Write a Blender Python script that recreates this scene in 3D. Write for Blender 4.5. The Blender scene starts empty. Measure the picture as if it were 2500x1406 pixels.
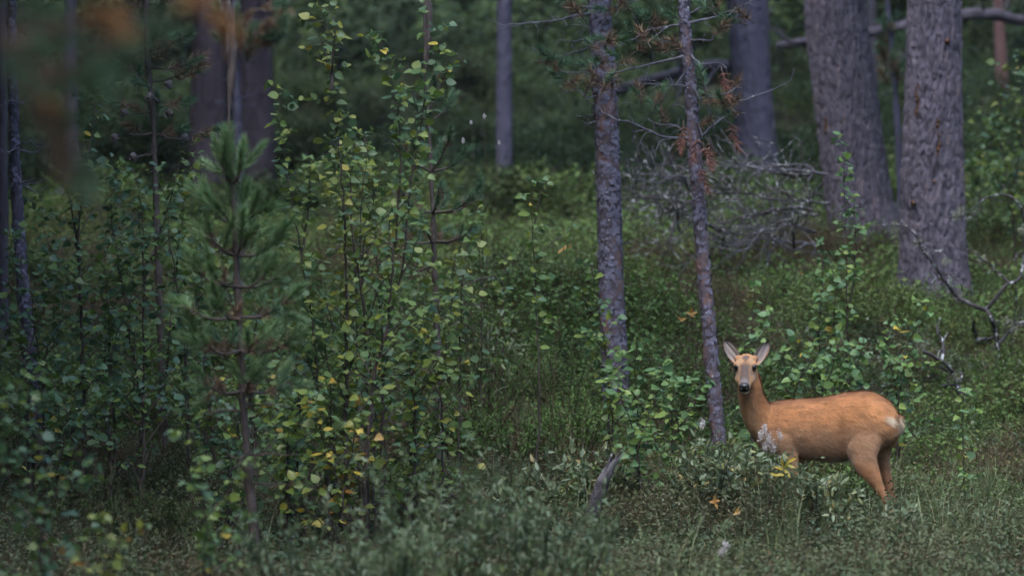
import bpy, math, random
import numpy as np
from mathutils import Vector, Matrix

# ------------------------------------------------------------------ camera, sky, sun, exposure
scene = bpy.context.scene
rng = random.Random(7)
nr = np.random.default_rng(11)
C = scene.collection
F = 11160.0          # focal length in photograph pixels (2500 wide)
ZC = 1.3             # camera height
DF = 25.0            # distance of the deer
cam_d = bpy.data.cameras.new('camera')
cam_d.sensor_width = 36.0
cam_d.lens = F / 2500.0 * 36.0
cam_d.clip_start = 0.5
cam_d.clip_end = 2000.0
cam_d.dof.use_dof = True
cam_d.dof.focus_distance = DF - 0.1
cam_d.dof.aperture_fstop = 2.8
cam = bpy.data.objects.new('camera', cam_d)
cam.location = (0, 0, ZC)
cam.rotation_euler = (math.radians(90), 0, 0)
C.objects.link(cam)
scene.camera = cam

SUN_EL, SUN_AZ = 62.0, 205.0          # azimuth clockwise from +Y (view direction): behind the camera, to its left
world = bpy.data.worlds.new('World')
scene.world = world
world.use_nodes = True
wn = world.node_tree
bg = wn.nodes['Background']
sky = wn.nodes.new('ShaderNodeTexSky')
sky.sky_type = 'NISHITA'
sky.sun_disc = False
sky.sun_elevation = math.radians(SUN_EL)
sky.sun_rotation = math.radians(SUN_AZ)
sky.air_density = 1.0
sky.dust_density = 0.6
sky.ozone_density = 2.5
wn.links.new(sky.outputs[0], bg.inputs[0])
bg.inputs[1].default_value = 0.15
sl = bpy.data.lights.new('sun', 'SUN')
sl.energy = 1.5
sl.angle = math.radians(60)
sl.color = (1.0, 0.95, 0.88)
sun = bpy.data.objects.new('sun', sl)
el, az = math.radians(SUN_EL), math.radians(SUN_AZ)
to_sun = Vector((math.sin(az) * math.cos(el), math.cos(az) * math.cos(el), math.sin(el)))
sun.rotation_euler = to_sun.to_track_quat('Z', 'Y').to_euler()
C.objects.link(sun)
scene.view_settings.view_transform = 'Standard'
scene.view_settings.look = 'None'
scene.view_settings.gamma = 1.0
scene.view_settings.exposure = 2.22
scene.view_settings.use_curve_mapping = False
scene.render.engine = 'CYCLES'
scene.cycles.max_bounces = 4
scene.cycles.diffuse_bounces = 2
scene.cycles.glossy_bounces = 1
scene.cycles.transmission_bounces = 2
scene.cycles.caustics_reflective = False
scene.cycles.caustics_refractive = False
scene.cycles.use_denoising = True
scene.cycles.use_adaptive_sampling = True
scene.cycles.adaptive_threshold = 0.04

# ------------------------------------------------------------------ helpers
def P(px, py, d):
    return np.array([(px - 1250.0) / F * d, d, ZC - (py - 703.0) / F * d])

def hash3(ix, iy, iz):
    h = (ix.astype(np.int64) * 374761393 + iy.astype(np.int64) * 668265263 + iz.astype(np.int64) * 2147483647) & 0xffffffff
    h = ((h ^ (h >> 13)) * 1274126177) & 0xffffffff
    return ((h ^ (h >> 16)) & 0xffff) / 65535.0

def vnoise(p):
    p = np.asarray(p, float)
    i = np.floor(p).astype(np.int64)
    f = p - i
    f = f * f * (3 - 2 * f)
    r = 0
    for dx in (0, 1):
        wx = f[:, 0] if dx else 1 - f[:, 0]
        for dy in (0, 1):
            wy = f[:, 1] if dy else 1 - f[:, 1]
            for dz in (0, 1):
                wz = f[:, 2] if dz else 1 - f[:, 2]
                r = r + wx * wy * wz * hash3(i[:, 0] + dx, i[:, 1] + dy, i[:, 2] + dz)
    return r

def fbm(p, o=4):
    p = np.asarray(p, float)
    a, s, t = 0.5, 0.0, 0.0
    for k in range(o):
        s = s + a * vnoise(p + 17.3 * k)
        t += a
        p = p * 2.03
        a *= 0.5
    return s / t

GD = [0, 15, 20, 25, 27, 29, 33, 36, 40, 45, 49, 55, 70, 100, 150, 260]
GZ = [-0.30, -0.24, -0.16, -0.06, 0.14, 0.42, 1.04, 1.34, 1.52, 1.74, 2.25, 2.95, 4.8, 9.4, 18.0, 38.0]
def ground_z(x, y):
    x = np.atleast_1d(np.asarray(x, float)); y = np.atleast_1d(np.asarray(y, float))
    z = np.interp(y, GD, GZ)
    q = np.stack([x * 0.55, y * 0.55, x * 0 + 3.1], 1)
    amp = np.interp(y, [0, 24, 27, 40, 80], [0.10, 0.10, 0.22, 0.45, 1.0])
    z = z + (fbm(q, 4) - 0.5) * amp
    m = fbm(np.stack([x * 0.9, y * 0.7, x * 0 + 21.7], 1), 2)
    z = z + np.clip(m - 0.47, 0, 1) * np.interp(y, [23, 26, 40, 60], [0.12, 0.9, 1.3, 2.0])
    z = z + 0.38 * np.exp(-((x - 0.05) / 1.0) ** 2 - ((y - 30.0) / 1.6) ** 2) + 0.22 * np.exp(-((x - 1.1) / 0.7) ** 2 - ((y - 28.9) / 0.9) ** 2) + 0.25 * np.exp(-((x - 2.2) / 0.9) ** 2 - ((y - 31.5) / 1.2) ** 2)
    z = z + 0.035 * np.clip(x - 2, 0, 6) * np.interp(y, [20, 30], [0, 1])
    return z
def gz(x, y):
    return float(ground_z(x, y)[0])

def mesh_np(name, V, T, mats, midx=None, smooth=False, col=None):
    """triangles/quads array (all the same size) or list of arrays -> mesh"""
    V = np.asarray(V, np.float32)
    me = bpy.data.meshes.new(name)
    if not isinstance(T, (list, tuple)):
        T = [T]
    T = [np.asarray(t, np.int32) for t in T if len(t)]
    n = sum(len(t) for t in T)
    loops = np.concatenate([t.ravel() for t in T])
    tot = np.concatenate([np.full(len(t), t.shape[1], np.int32) for t in T])
    st = np.concatenate([[0], np.cumsum(tot)[:-1]]).astype(np.int32)
    me.vertices.add(len(V)); me.loops.add(len(loops)); me.polygons.add(n)
    me.vertices.foreach_set('co', V.ravel())
    me.loops.foreach_set('vertex_index', loops)
    me.polygons.foreach_set('loop_start', st)
    me.polygons.foreach_set('loop_total', tot)
    for m in (mats if isinstance(mats, (list, tuple)) else [mats]):
        me.materials.append(m)
    if midx is not None:
        me.polygons.foreach_set('material_index', np.asarray(midx, np.int32))
    if smooth:
        me.polygons.foreach_set('use_smooth', np.ones(n, bool))
    if col is not None:
        ca = me.color_attributes.new('Col', 'FLOAT_COLOR', 'POINT')
        c = np.ones((len(V), 4), np.float32); c[:, :3] = col
        ca.data.foreach_set('color', c.ravel())
    me.update(calc_edges=True)
    me.validate()
    return me

def link(name, me, parent=None, loc=None):
    o = bpy.data.objects.new(name, me)
    if parent is not None:
        o.parent = parent
        o.location = -np.array(world_loc(parent)) if loc is None else loc
    elif loc is not None:
        o.location = loc
    C.objects.link(o)
    return o

def world_loc(o):
    v = Vector(o.location)
    while o.parent is not None:
        o = o.parent
        v = v + Vector(o.location)
    return v

def tag(o, label=None, cat=None, group=None, kind=None):
    if label: o['label'] = label
    if cat: o['category'] = cat
    if group: o['group'] = group
    if kind: o['kind'] = kind
    return o

def empty(name, loc, label, cat, group=None):
    o = bpy.data.objects.new(name, None)
    o.empty_display_size = 0.1
    o.location = loc
    C.objects.link(o)
    return tag(o, label, cat, group)

def norm(v):
    v = np.asarray(v, float)
    return v / (np.linalg.norm(v, axis=-1, keepdims=True) + 1e-12)

def smooth_path(pts, n):
    """Catmull-Rom through pts (rows of any width), n samples"""
    p = np.asarray(pts, float)
    if len(p) == 2:
        t = np.linspace(0, 1, n)[:, None]
        return p[0] * (1 - t) + p[1] * t
    q = np.vstack([2 * p[0] - p[1], p, 2 * p[-1] - p[-2]])
    seg = np.linalg.norm(np.diff(p[:, :3], axis=0), axis=1)
    cum = np.concatenate([[0], np.cumsum(seg)])
    out = []
    for s in np.linspace(0, cum[-1], n):
        i = min(int(np.searchsorted(cum, s, 'right')) - 1, len(p) - 2)
        t = (s - cum[i]) / max(seg[i], 1e-9)
        a, b, c, d = q[i], q[i + 1], q[i + 2], q[i + 3]
        out.append(0.5 * ((2 * b) + (-a + c) * t + (2 * a - 5 * b + 4 * c - d) * t * t + (-a + 3 * b - 3 * c + d) * t ** 3))
    return np.array(out)

class MB:
    """collects triangles and quads"""
    def __init__(s):
        s.V, s.T, s.Q, s.tm, s.qm, s.c, s.n = [], [], [], [], [], [], 0
    def add(s, V, T=None, Q=None, m=0, col=None):
        V = np.asarray(V, float)
        s.V.append(V)
        if T is not None and len(T):
            s.T.append(np.asarray(T) + s.n); s.tm.append(np.full(len(T), m))
        if Q is not None and len(Q):
            s.Q.append(np.asarray(Q) + s.n); s.qm.append(np.full(len(Q), m))
        if col is not None:
            s.c.append(np.broadcast_to(np.asarray(col, float), (len(V), 3)))
        s.n += len(V)
    def tube(s, path, rad, seg=5, m=0, cap=True, rough=0.0):
        path = np.asarray(path, float); n = len(path)
        rad = np.broadcast_to(np.asarray(rad, float), (n,))
        t = np.gradient(path, axis=0); t = norm(t)
        ref = np.array([0, 0, 1.0]) if abs(t[0][2]) < 0.9 else np.array([0, 1.0, 0])
        u = norm(np.cross(t, ref)); w = np.cross(t, u)
        a = np.arange(seg) / seg * 2 * math.pi
        ca, sa = np.cos(a)[None, :, None], np.sin(a)[None, :, None]
        rr = rad[:, None, None]
        if rough:
            rr = rr * (1 + rough * (nr.random((n, seg, 1)) - 0.5) * 2)
        V = path[:, None, :] + rr * (ca * u[:, None, :] + sa * w[:, None, :])
        V = V.reshape(-1, 3)
        i = np.arange(n - 1)[:, None] * seg; j = np.arange(seg)[None, :]; k = (j + 1) % seg
        Q = np.stack([i + j, i + k, i + seg + k, i + seg + j], -1).reshape(-1, 4)
        T = None
        if cap:
            V = np.vstack([V, path[-1] + t[-1] * rad[-1]])
            b = (n - 1) * seg
            T = np.stack([b + np.arange(seg), b + (np.arange(seg) + 1) % seg, np.full(seg, n * seg)], -1)
        s.add(V, T, Q, m)
    def stamp(s, tv, tf, M, L, m=0):
        """template verts (k,3) faces (f,3|4), matrices (N,3,3), locations (N,3)"""
        N = len(L)
        if N == 0: return
        V = np.einsum('nij,kj->nki', M, tv) + np.asarray(L)[:, None, :]
        tf = np.asarray(tf)
        Fc = (np.arange(N)[:, None, None] * len(tv) + tf[None]).reshape(-1, tf.shape[1])
        if tf.shape[1] == 3: s.add(V.reshape(-1, 3), T=Fc, m=m)
        else: s.add(V.reshape(-1, 3), Q=Fc, m=m)
    def mesh(s, name, mats, smooth=False):
        V = np.vstack(s.V)
        T = np.vstack(s.T) if s.T else np.zeros((0, 3), int)
        Q = np.vstack(s.Q) if s.Q else np.zeros((0, 4), int)
        mi = np.concatenate((s.tm or [np.zeros(0)]) + (s.qm or [np.zeros(0)])).astype(int)
        return mesh_np(name, V, [T, Q], mats, mi, smooth, np.vstack(s.c) if s.c else None)

def frames(Y, Z):
    """rotation matrices with columns X, Y (along), Z (normal)"""
    Y = norm(Y); X = norm(np.cross(Y, Z)); Z = np.cross(X, Y)
    return np.stack([X, Y, Z], -1)

def randdir(n):
    return norm(nr.normal(size=(n, 3)))

# ------------------------------------------------------------------ materials
def ramp(nt, stops):
    r = nt.nodes.new('ShaderNodeValToRGB')
    e = r.color_ramp.elements
    while len(e) < len(stops): e.new(0.5)
    for k, (p, c) in enumerate(stops):
        e[k].position = p; e[k].color = (*c, 1)
    return r

def new_mat(name):
    m = bpy.data.materials.new(name); m.use_nodes = True
    nt = m.node_tree
    return m, nt, nt.nodes['Principled BSDF'], nt.nodes['Material Output']

def leaf_mat(name, stops, trans=0.35, rough=0.45, spec=0.4, per_object=True, mottled=0, patch=None):
    """colour picked at random for each leaf from a ramp of the kind's colours"""
    m, nt, b, out = new_mat(name)
    r = ramp(nt, stops)
    oi = nt.nodes.new('ShaderNodeObjectInfo')
    ge = nt.nodes.new('ShaderNodeNewGeometry')
    if per_object == 'both':
        ad = nt.nodes.new('ShaderNodeMath'); ad.operation = 'MULTIPLY_ADD'
        nt.links.new(oi.outputs['Random'], ad.inputs[0]); ad.inputs[1].default_value = 0.65
        ml = nt.nodes.new('ShaderNodeMath'); ml.operation = 'MULTIPLY'
        nt.links.new(ge.outputs['Random Per Island'], ml.inputs[0]); ml.inputs[1].default_value = 0.35
        nt.links.new(ml.outputs[0], ad.inputs[2]); nt.links.new(ad.outputs[0], r.inputs[0])
    elif per_object:
        nt.links.new(oi.outputs['Random'], r.inputs[0])
    else:
        nt.links.new(ge.outputs['Random Per Island'], r.inputs[0])
    colour = r.outputs[0]
    if mottled:
        tc = nt.nodes.new('ShaderNodeTexCoord')
        no = nt.nodes.new('ShaderNodeTexNoise'); no.inputs['Scale'].default_value = 60
        nt.links.new(tc.outputs['Object'], no.inputs['Vector'])
        hs = nt.nodes.new('ShaderNodeHueSaturation')
        mr = nt.nodes.new('ShaderNodeMapRange')
        mr.inputs[3].default_value = 1 - mottled; mr.inputs[4].default_value = 1 + mottled
        nt.links.new(no.outputs[0], mr.inputs[0]); nt.links.new(mr.outputs[0], hs.inputs['Value'])
        nt.links.new(colour, hs.inputs['Color']); colour = hs.outputs[0]
    if patch:
        ge2 = nt.nodes.new('ShaderNodeNewGeometry')
        n2 = nt.nodes.new('ShaderNodeTexNoise'); n2.inputs['Scale'].default_value = patch[3]; n2.inputs['Detail'].default_value = 3
        nt.links.new(ge2.outputs['Position'], n2.inputs['Vector'])
        rr = ramp(nt, [(0.50, (0, 0, 0)), (0.66, (1, 1, 1))]); nt.links.new(n2.outputs[0], rr.inputs[0])
        mx = nt.nodes.new('ShaderNodeMix'); mx.data_type = 'RGBA'; mx.blend_type = 'MULTIPLY'
        nt.links.new(rr.outputs[0], mx.inputs[0]); nt.links.new(colour, mx.inputs[6]); mx.inputs[7].default_value = (*patch[:3], 1)
        colour = mx.outputs[2]
    nt.links.new(colour, b.inputs['Base Color'])
    b.inputs['Roughness'].default_value = rough
    b.inputs['Specular IOR Level'].default_value = spec
    if trans:
        t = nt.nodes.new('ShaderNodeBsdfTranslucent')
        nt.links.new(colour, t.inputs[0])
        mx = nt.nodes.new('ShaderNodeMixShader'); mx.inputs[0].default_value = trans
        nt.links.new(b.outputs[0], mx.inputs[1]); nt.links.new(t.outputs[0], mx.inputs[2])
        nt.links.new(mx.outputs[0], out.inputs[0])
    return m

def noise_mat(name, stops, scale=8.0, stretch=(1, 1, 1), rough=0.85, detail=6, spots=None, spot_scale=20, spot_at=0.62, bump=0.0, bump_scale=40):
    m, nt, b, out = new_mat(name)
    tc = nt.nodes.new('ShaderNodeTexCoord')
    mp = nt.nodes.new('ShaderNodeMapping'); mp.inputs['Scale'].default_value = stretch
    nt.links.new(tc.outputs['Object'], mp.inputs[0])
    no = nt.nodes.new('ShaderNodeTexNoise'); no.inputs['Scale'].default_value = scale; no.inputs['Detail'].default_value = detail
    no.inputs['Roughness'].default_value = 0.65
    nt.links.new(mp.outputs[0], no.inputs['Vector'])
    r = ramp(nt, stops); nt.links.new(no.outputs[0], r.inputs[0])
    col = r.outputs[0]
    if spots:
        n2 = nt.nodes.new('ShaderNodeTexNoise'); n2.inputs['Scale'].default_value = spot_scale; n2.inputs['Detail'].default_value = 3
        nt.links.new(tc.outputs['Object'], n2.inputs['Vector'])
        rr = ramp(nt, [(spot_at, (0, 0, 0)), (spot_at + 0.06, (1, 1, 1))]); nt.links.new(n2.outputs[0], rr.inputs[0])
        mx = nt.nodes.new('ShaderNodeMix'); mx.data_type = 'RGBA'
        nt.links.new(rr.outputs[0], mx.inputs[0]); nt.links.new(col, mx.inputs[6]); mx.inputs[7].default_value = (*spots, 1)
        col = mx.outputs[2]
    nt.links.new(col, b.inputs['Base Color'])
    b.inputs['Roughness'].default_value = rough
    b.inputs['Specular IOR Level'].default_value = 0.25
    if bump:
        n3 = nt.nodes.new('ShaderNodeTexNoise'); n3.inputs['Scale'].default_value = bump_scale; n3.inputs['Detail'].default_value = 5
        nt.links.new(mp.outputs[0], n3.inputs['Vector'])
        bp = nt.nodes.new('ShaderNodeBump'); bp.inputs['Strength'].default_value = bump; bp.inputs['Distance'].default_value = 0.02
        nt.links.new(n3.outputs[0], bp.inputs['Height']); nt.links.new(bp.outputs[0], b.inputs['Normal'])
    return m

M = {}
M['ground'] = noise_mat('forest_floor', [(0.25, (0.012, 0.010, 0.007)), (0.45, (0.022, 0.020, 0.011)), (0.58, (0.030, 0.034, 0.014)), (0.72, (0.06, 0.05, 0.028))], 3.0, bump=0.6, bump_scale=30)
GREENS = [(0.0, (0.060, 0.120, 0.055)), (0.25, (0.078, 0.145, 0.062)), (0.5, (0.088, 0.155, 0.034)), (0.75, (0.125, 0.185, 0.036)), (1.0, (0.175, 0.215, 0.038))]
M['birch'] = leaf_mat('birch_leaf', GREENS)
M['birch_shade'] = leaf_mat('birch_leaf_shade', [(0, (0.048, 0.100, 0.058)), (0.4, (0.060, 0.120, 0.055)), (0.7, (0.072, 0.130, 0.028)), (1, (0.11, 0.165, 0.034))])  # slightly darker copy of birch, some of the thicket's shade painted in
M['birch_pale'] = leaf_mat('birch_leaf_pale', [(0, (0.085, 0.165, 0.075)), (0.5, (0.11, 0.20, 0.068)), (0.8, (0.145, 0.235, 0.058)), (1, (0.20, 0.26, 0.06))])
M['birch_olive'] = leaf_mat('birch_leaf_olive', [(0, (0.078, 0.135, 0.060)), (0.35, (0.105, 0.155, 0.040)), (0.7, (0.155, 0.190, 0.036)), (1, (0.24, 0.24, 0.036))])
M['yellow'] = leaf_mat('yellow_leaf', [(0, (0.34, 0.23, 0.03)), (0.5, (0.42, 0.33, 0.05)), (1, (0.26, 0.26, 0.045))])
M['orange'] = leaf_mat('orange_leaf', [(0, (0.32, 0.15, 0.035)), (1, (0.38, 0.24, 0.07))])
M['willow'] = leaf_mat('willow_leaf', [(0, (0.075, 0.115, 0.058)), (0.5, (0.11, 0.160, 0.075)), (0.93, (0.145, 0.19, 0.07)), (1, (0.28, 0.22, 0.06))], per_object='both', trans=0.3)
M['sallow'] = leaf_mat('sallow_leaf', [(0, (0.080, 0.120, 0.060)), (0.4, (0.12, 0.165, 0.085)), (0.72, (0.17, 0.205, 0.125)), (0.9, (0.20, 0.21, 0.08)), (1, (0.30, 0.22, 0.09))], per_object=False, trans=0.25)
M['bilberry'] = leaf_mat('bilberry_leaf', [(0, (0.052, 0.095, 0.029)), (0.4, (0.083, 0.148, 0.040)), (0.8, (0.121, 0.196, 0.049)), (0.97, (0.157, 0.224, 0.056)), (1, (0.246, 0.078, 0.034))], per_object='both', trans=0.3, mottled=0, patch=(1.05, 0.80, 0.85, 1.3), rough=0.6, spec=0.25)
M['lingon'] = leaf_mat('lingonberry_leaf', [(0, (0.026, 0.050, 0.020)), (0.6, (0.045, 0.080, 0.030)), (0.9, (0.08, 0.11, 0.04)), (1, (0.20, 0.06, 0.04))], per_object='both', trans=0.15, rough=0.35, mottled=0)
M['heath'] = leaf_mat('heath_leaf', [(0, (0.046, 0.064, 0.032)), (0.5, (0.075, 0.102, 0.048)), (0.8, (0.10, 0.125, 0.058)), (0.92, (0.125, 0.10, 0.06)), (1, (0.18, 0.11, 0.06))], per_object='both', trans=0.2, mottled=0, patch=(1.15, 0.78, 0.9, 0.9), rough=0.6, spec=0.2)
M['heather'] = leaf_mat('heather_sprig', [(0, (0.077, 0.063, 0.039)), (0.5, (0.119, 0.105, 0.056)), (0.8, (0.154, 0.112, 0.077)), (1, (0.224, 0.126, 0.098))], per_object='both', trans=0.15, mottled=0, rough=0.8, spec=0.1)
M['moss'] = leaf_mat('moss_tuft', [(0, (0.06, 0.085, 0.03)), (0.5, (0.13, 0.13, 0.05)), (1, (0.24, 0.20, 0.095))], per_object='both', trans=0.2, mottled=0, rough=0.8)
M['far_bush'] = leaf_mat('far_bush_leaf', [(0, (0.021, 0.038, 0.018)), (0.5, (0.038, 0.063, 0.025)), (0.9, (0.064, 0.093, 0.032)), (1, (0.090, 0.112, 0.037))], per_object='both', trans=0.25, mottled=0, patch=(0.55, 0.5, 0.6, 0.35), rough=0.8, spec=0.1)
M['grass'] = leaf_mat('grass_blade', [(0, (0.06, 0.11, 0.04)), (0.6, (0.10, 0.16, 0.06)), (0.9, (0.18, 0.2, 0.09)), (1, (0.35, 0.3, 0.18))], per_object=False, trans=0.3, mottled=0)
M['needle'] = leaf_mat('pine_needle', [(0, (0.056, 0.112, 0.065)), (0.6, (0.081, 0.156, 0.083)), (1, (0.119, 0.200, 0.088))], per_object=False, trans=0.1, rough=0.5, mottled=0)
M['needle_young'] = leaf_mat('young_pine_needle', [(0, (0.078, 0.145, 0.062)), (0.6, (0.115, 0.20, 0.082)), (1, (0.17, 0.255, 0.095))], per_object=False, trans=0.15, rough=0.5, mottled=0)
M['needle_brown'] = leaf_mat('withered_needle', [(0, (0.095, 0.058, 0.038)), (0.5, (0.165, 0.105, 0.064)), (1, (0.23, 0.16, 0.095))], per_object=False, trans=0.1, rough=0.6, mottled=0)
M['needle_rust'] = leaf_mat('rusty_needle', [(0, (0.24, 0.10, 0.03)), (0.6, (0.36, 0.17, 0.05)), (1, (0.42, 0.24, 0.08))], per_object=False, trans=0.2, rough=0.6, mottled=0)
M['needle_red'] = leaf_mat('dead_red_needle', [(0, (0.12, 0.048, 0.036)), (0.6, (0.18, 0.078, 0.058)), (1, (0.24, 0.115, 0.085))], per_object=False, trans=0.05, rough=0.7, mottled=0)
M['twig'] = noise_mat('birch_twig', [(0.3, (0.030, 0.022, 0.020)), (0.6, (0.060, 0.045, 0.040)), (0.8, (0.11, 0.095, 0.085))], 25, spots=(0.22, 0.22, 0.22), spot_scale=45, spot_at=0.66)
M['greentwig'] = noise_mat('shrub_twig', [(0.3, (0.045, 0.035, 0.02)), (0.7, (0.085, 0.065, 0.035))], 25)
M['bark_old'] = noise_mat('old_pine_bark', [(0.28, (0.040, 0.033, 0.045)), (0.42, (0.083, 0.073, 0.096)), (0.55, (0.119, 0.105, 0.136)), (0.66, (0.148, 0.115, 0.127)), (0.8, (0.187, 0.159, 0.181))], 22, (1, 1, 0.22), spots=(0.28, 0.28, 0.29), spot_scale=34, spot_at=0.70, bump=1.0, bump_scale=85)
M['bark_far'] = noise_mat('far_pine_bark', [(0.3, (0.043, 0.041, 0.066)), (0.6, (0.069, 0.067, 0.104)), (0.8, (0.092, 0.081, 0.113))], 7, (1, 1, 0.3), bump=0.8, bump_scale=30)
M['bark_dark'] = noise_mat('dark_pine_bark', [(0.3, (0.032, 0.029, 0.040)), (0.6, (0.060, 0.054, 0.072)), (0.8, (0.080, 0.064, 0.080))], 7, (1, 1, 0.3), bump=0.8, bump_scale=30)
M['bark_young'] = noise_mat('young_pine_bark', [(0.3, (0.045, 0.038, 0.048)), (0.5, (0.078, 0.063, 0.076)), (0.60, (0.139, 0.084, 0.076)), (0.75, (0.189, 0.107, 0.084))], 5.5, (1, 1, 0.6), spots=(0.34, 0.35, 0.36), spot_scale=30, spot_at=0.68, bump=0.5, bump_scale=70)
M['flake'] = noise_mat('bark_flake', [(0.3, (0.064, 0.059, 0.081)), (0.55, (0.128, 0.121, 0.164)), (0.75, (0.230, 0.225, 0.297))], 18, bump=0.4, bump_scale=80)
M['deadwood'] = noise_mat('dead_wood', [(0.3, (0.050, 0.045, 0.056)), (0.55, (0.090, 0.085, 0.102)), (0.75, (0.153, 0.144, 0.170))], 14, (1, 1, 0.5), spots=(0.40, 0.42, 0.39), spot_scale=24, spot_at=0.62)
M['darkdead'] = noise_mat('dark_dead_branch', [(0.3, (0.028, 0.025, 0.028)), (0.6, (0.065, 0.058, 0.062)), (0.8, (0.11, 0.10, 0.105))], 14, spots=(0.36, 0.37, 0.38), spot_scale=16, spot_at=0.57)
M['pinetwig'] = noise_mat('pine_twig', [(0.3, (0.045, 0.034, 0.030)), (0.7, (0.090, 0.072, 0.066))], 20, spots=(0.2, 0.2, 0.2), spot_scale=35, spot_at=0.68)
M['greybranch'] = noise_mat('dead_grey_branch', [(0.3, (0.075, 0.071, 0.088)), (0.6, (0.135, 0.131, 0.159)), (0.8, (0.206, 0.206, 0.240))], 20, spots=(0.30, 0.32, 0.28), spot_scale=30, spot_at=0.64)
M['lichen'] = leaf_mat('beard_lichen', [(0, (0.16, 0.17, 0.12)), (1, (0.28, 0.29, 0.21))], per_object=False, trans=0.2, rough=0.9, mottled=0)
M['fluff'] = leaf_mat('seed_fluff', [(0, (0.50, 0.45, 0.44)), (1, (0.74, 0.70, 0.68))], per_object=False, trans=0.4, rough=0.9, mottled=0)
M['cone'] = noise_mat('pine_cone', [(0.3, (0.10, 0.085, 0.085)), (0.7, (0.19, 0.165, 0.16))], 30)

M['bark_maroon'] = noise_mat('maroon_pine_bark', [(0.3, (0.031, 0.024, 0.032)), (0.6, (0.053, 0.041, 0.053)), (0.8, (0.074, 0.056, 0.063))], 7, (1, 1, 0.25), bump=0.8, bump_scale=30)

# ------------------------------------------------------------------ the ground
def build_ground():
    xs = np.concatenate([np.linspace(-120, -12, 28)[:-1], np.linspace(-12, 12, 161), np.linspace(12, 120, 28)[1:]])
    ys = np.concatenate([np.linspace(-30, 14, 16)[:-1], np.linspace(14, 60, 300), np.linspace(60, 260, 70)[1:]])
    X, Y = np.meshgrid(xs, ys)
    Z = ground_z(X.ravel(), Y.ravel())
    q = np.stack([X.ravel() * 5, Y.ravel() * 5, X.ravel() * 0], 1)
    Z = Z + (fbm(q, 3) - 0.5) * 0.07
    V = np.stack([X.ravel(), Y.ravel(), Z], 1)
    nx = len(xs)
    i = np.arange(len(ys) - 1)[:, None] * nx; j = np.arange(nx - 1)[None]
    Q = np.stack([i + j, i + j + 1, i + nx + j + 1, i + nx + j], -1).reshape(-1, 4)
    o = link('ground', mesh_np('ground', V, Q, M['ground'], smooth=True))
    tag(o, kind='structure')
build_ground()

# ------------------------------------------------------------------ leaf templates
def leaf_template(L=0.05, W=0.042, fold=0.12, curl=0.15, tip=1.0, pet=0.25):
    """ovate leaf: along +Y, normal +Z, with a short stalk"""
    t = np.array([0.0, 0.07, 0.22, 0.42, 0.64, 0.84, 1.0])
    w = np.array([0.0, 0.52, 0.93, 1.0, 0.76 * tip, 0.36 * tip, 0.0]) * W / 2
    p = pet * L
    V = []
    for a, ww in zip(t, w):
        z = -curl * L * a * a
        V.append((0, p + a * L, z))
        if ww > 0:
            V.append((-ww, p + a * L, z + fold * ww * 2))
            V.append((ww, p + a * L, z + fold * ww * 2))
    T = [(0, 3, 1), (0, 1, 2)]
    for k in range(4):
        o = 1 + 3 * k
        T += [(o, o + 2, o + 5), (o, o + 5, o + 3), (o, o + 3, o + 4), (o, o + 4, o + 1)]
    T += [(13, 15, 16), (13, 16, 14)]
    n = len(V)
    s = 0.0009
    V += [(-s, 0, 0), (s, 0, 0), (s, p + 0.1 * L, 0), (-s, p + 0.1 * L, 0)]
    T += [(n, n + 1, n + 2), (n, n + 2, n + 3)]
    return np.array(V), np.array(T)

LEAF_SHAPES = [leaf_template(0.050, 0.046, 0.10, 0.12), leaf_template(0.046, 0.040, 0.22, 0.30), leaf_template(0.055, 0.044, 0.05, -0.08, 1.1), leaf_template(0.043, 0.043, 0.30, 0.18)]
LEAF_MESH = {}
def leaf_mesh(shape, mat):
    k = (shape, mat)
    if k not in LEAF_MESH:
        LEAF_MESH[k] = mesh_np('leaf', *LEAF_SHAPES[shape], M[mat], smooth=False)
    return LEAF_MESH[k]
SMALL = (np.array([(0, 0, 0), (-0.5, 0.45, 0.12), (0.5, 0.45, 0.12), (0, 1, -0.05)]), np.array([(0, 2, 1), (1, 2, 3)]))
LANCE = (np.array([(0, 0, 0), (-0.5, 0.3, 0.1), (0.5, 0.3, 0.1), (0, 0.4, 0), (-0.4, 0.65, 0.05), (0.4, 0.65, 0.05), (0, 1, -0.12)]),
         np.array([(0, 3, 1), (0, 2, 3), (1, 3, 4), (3, 2, 5), (4, 3, 6), (3, 5, 6)]))

def put(name, me, parent, ploc, loc, R, s):
    o = bpy.data.objects.new(name, me)
    o.parent = parent
    m = Matrix.Identity(4)
    for i in range(3):
        for j in range(3):
            m[i][j] = R[i][j] * s
        m[i][3] = loc[i] - ploc[i]
    o.matrix_basis = m
    C.objects.link(o)
    return o

# ------------------------------------------------------------------ scattered undergrowth (geometry nodes)
def source_collection(name, meshes):
    col = bpy.data.collections.new(name)
    for k, me in enumerate(meshes):
        o = bpy.data.objects.new('%s_sprig_%02d' % (name, k), me)
        col.objects.link(o)
    return col

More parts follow.
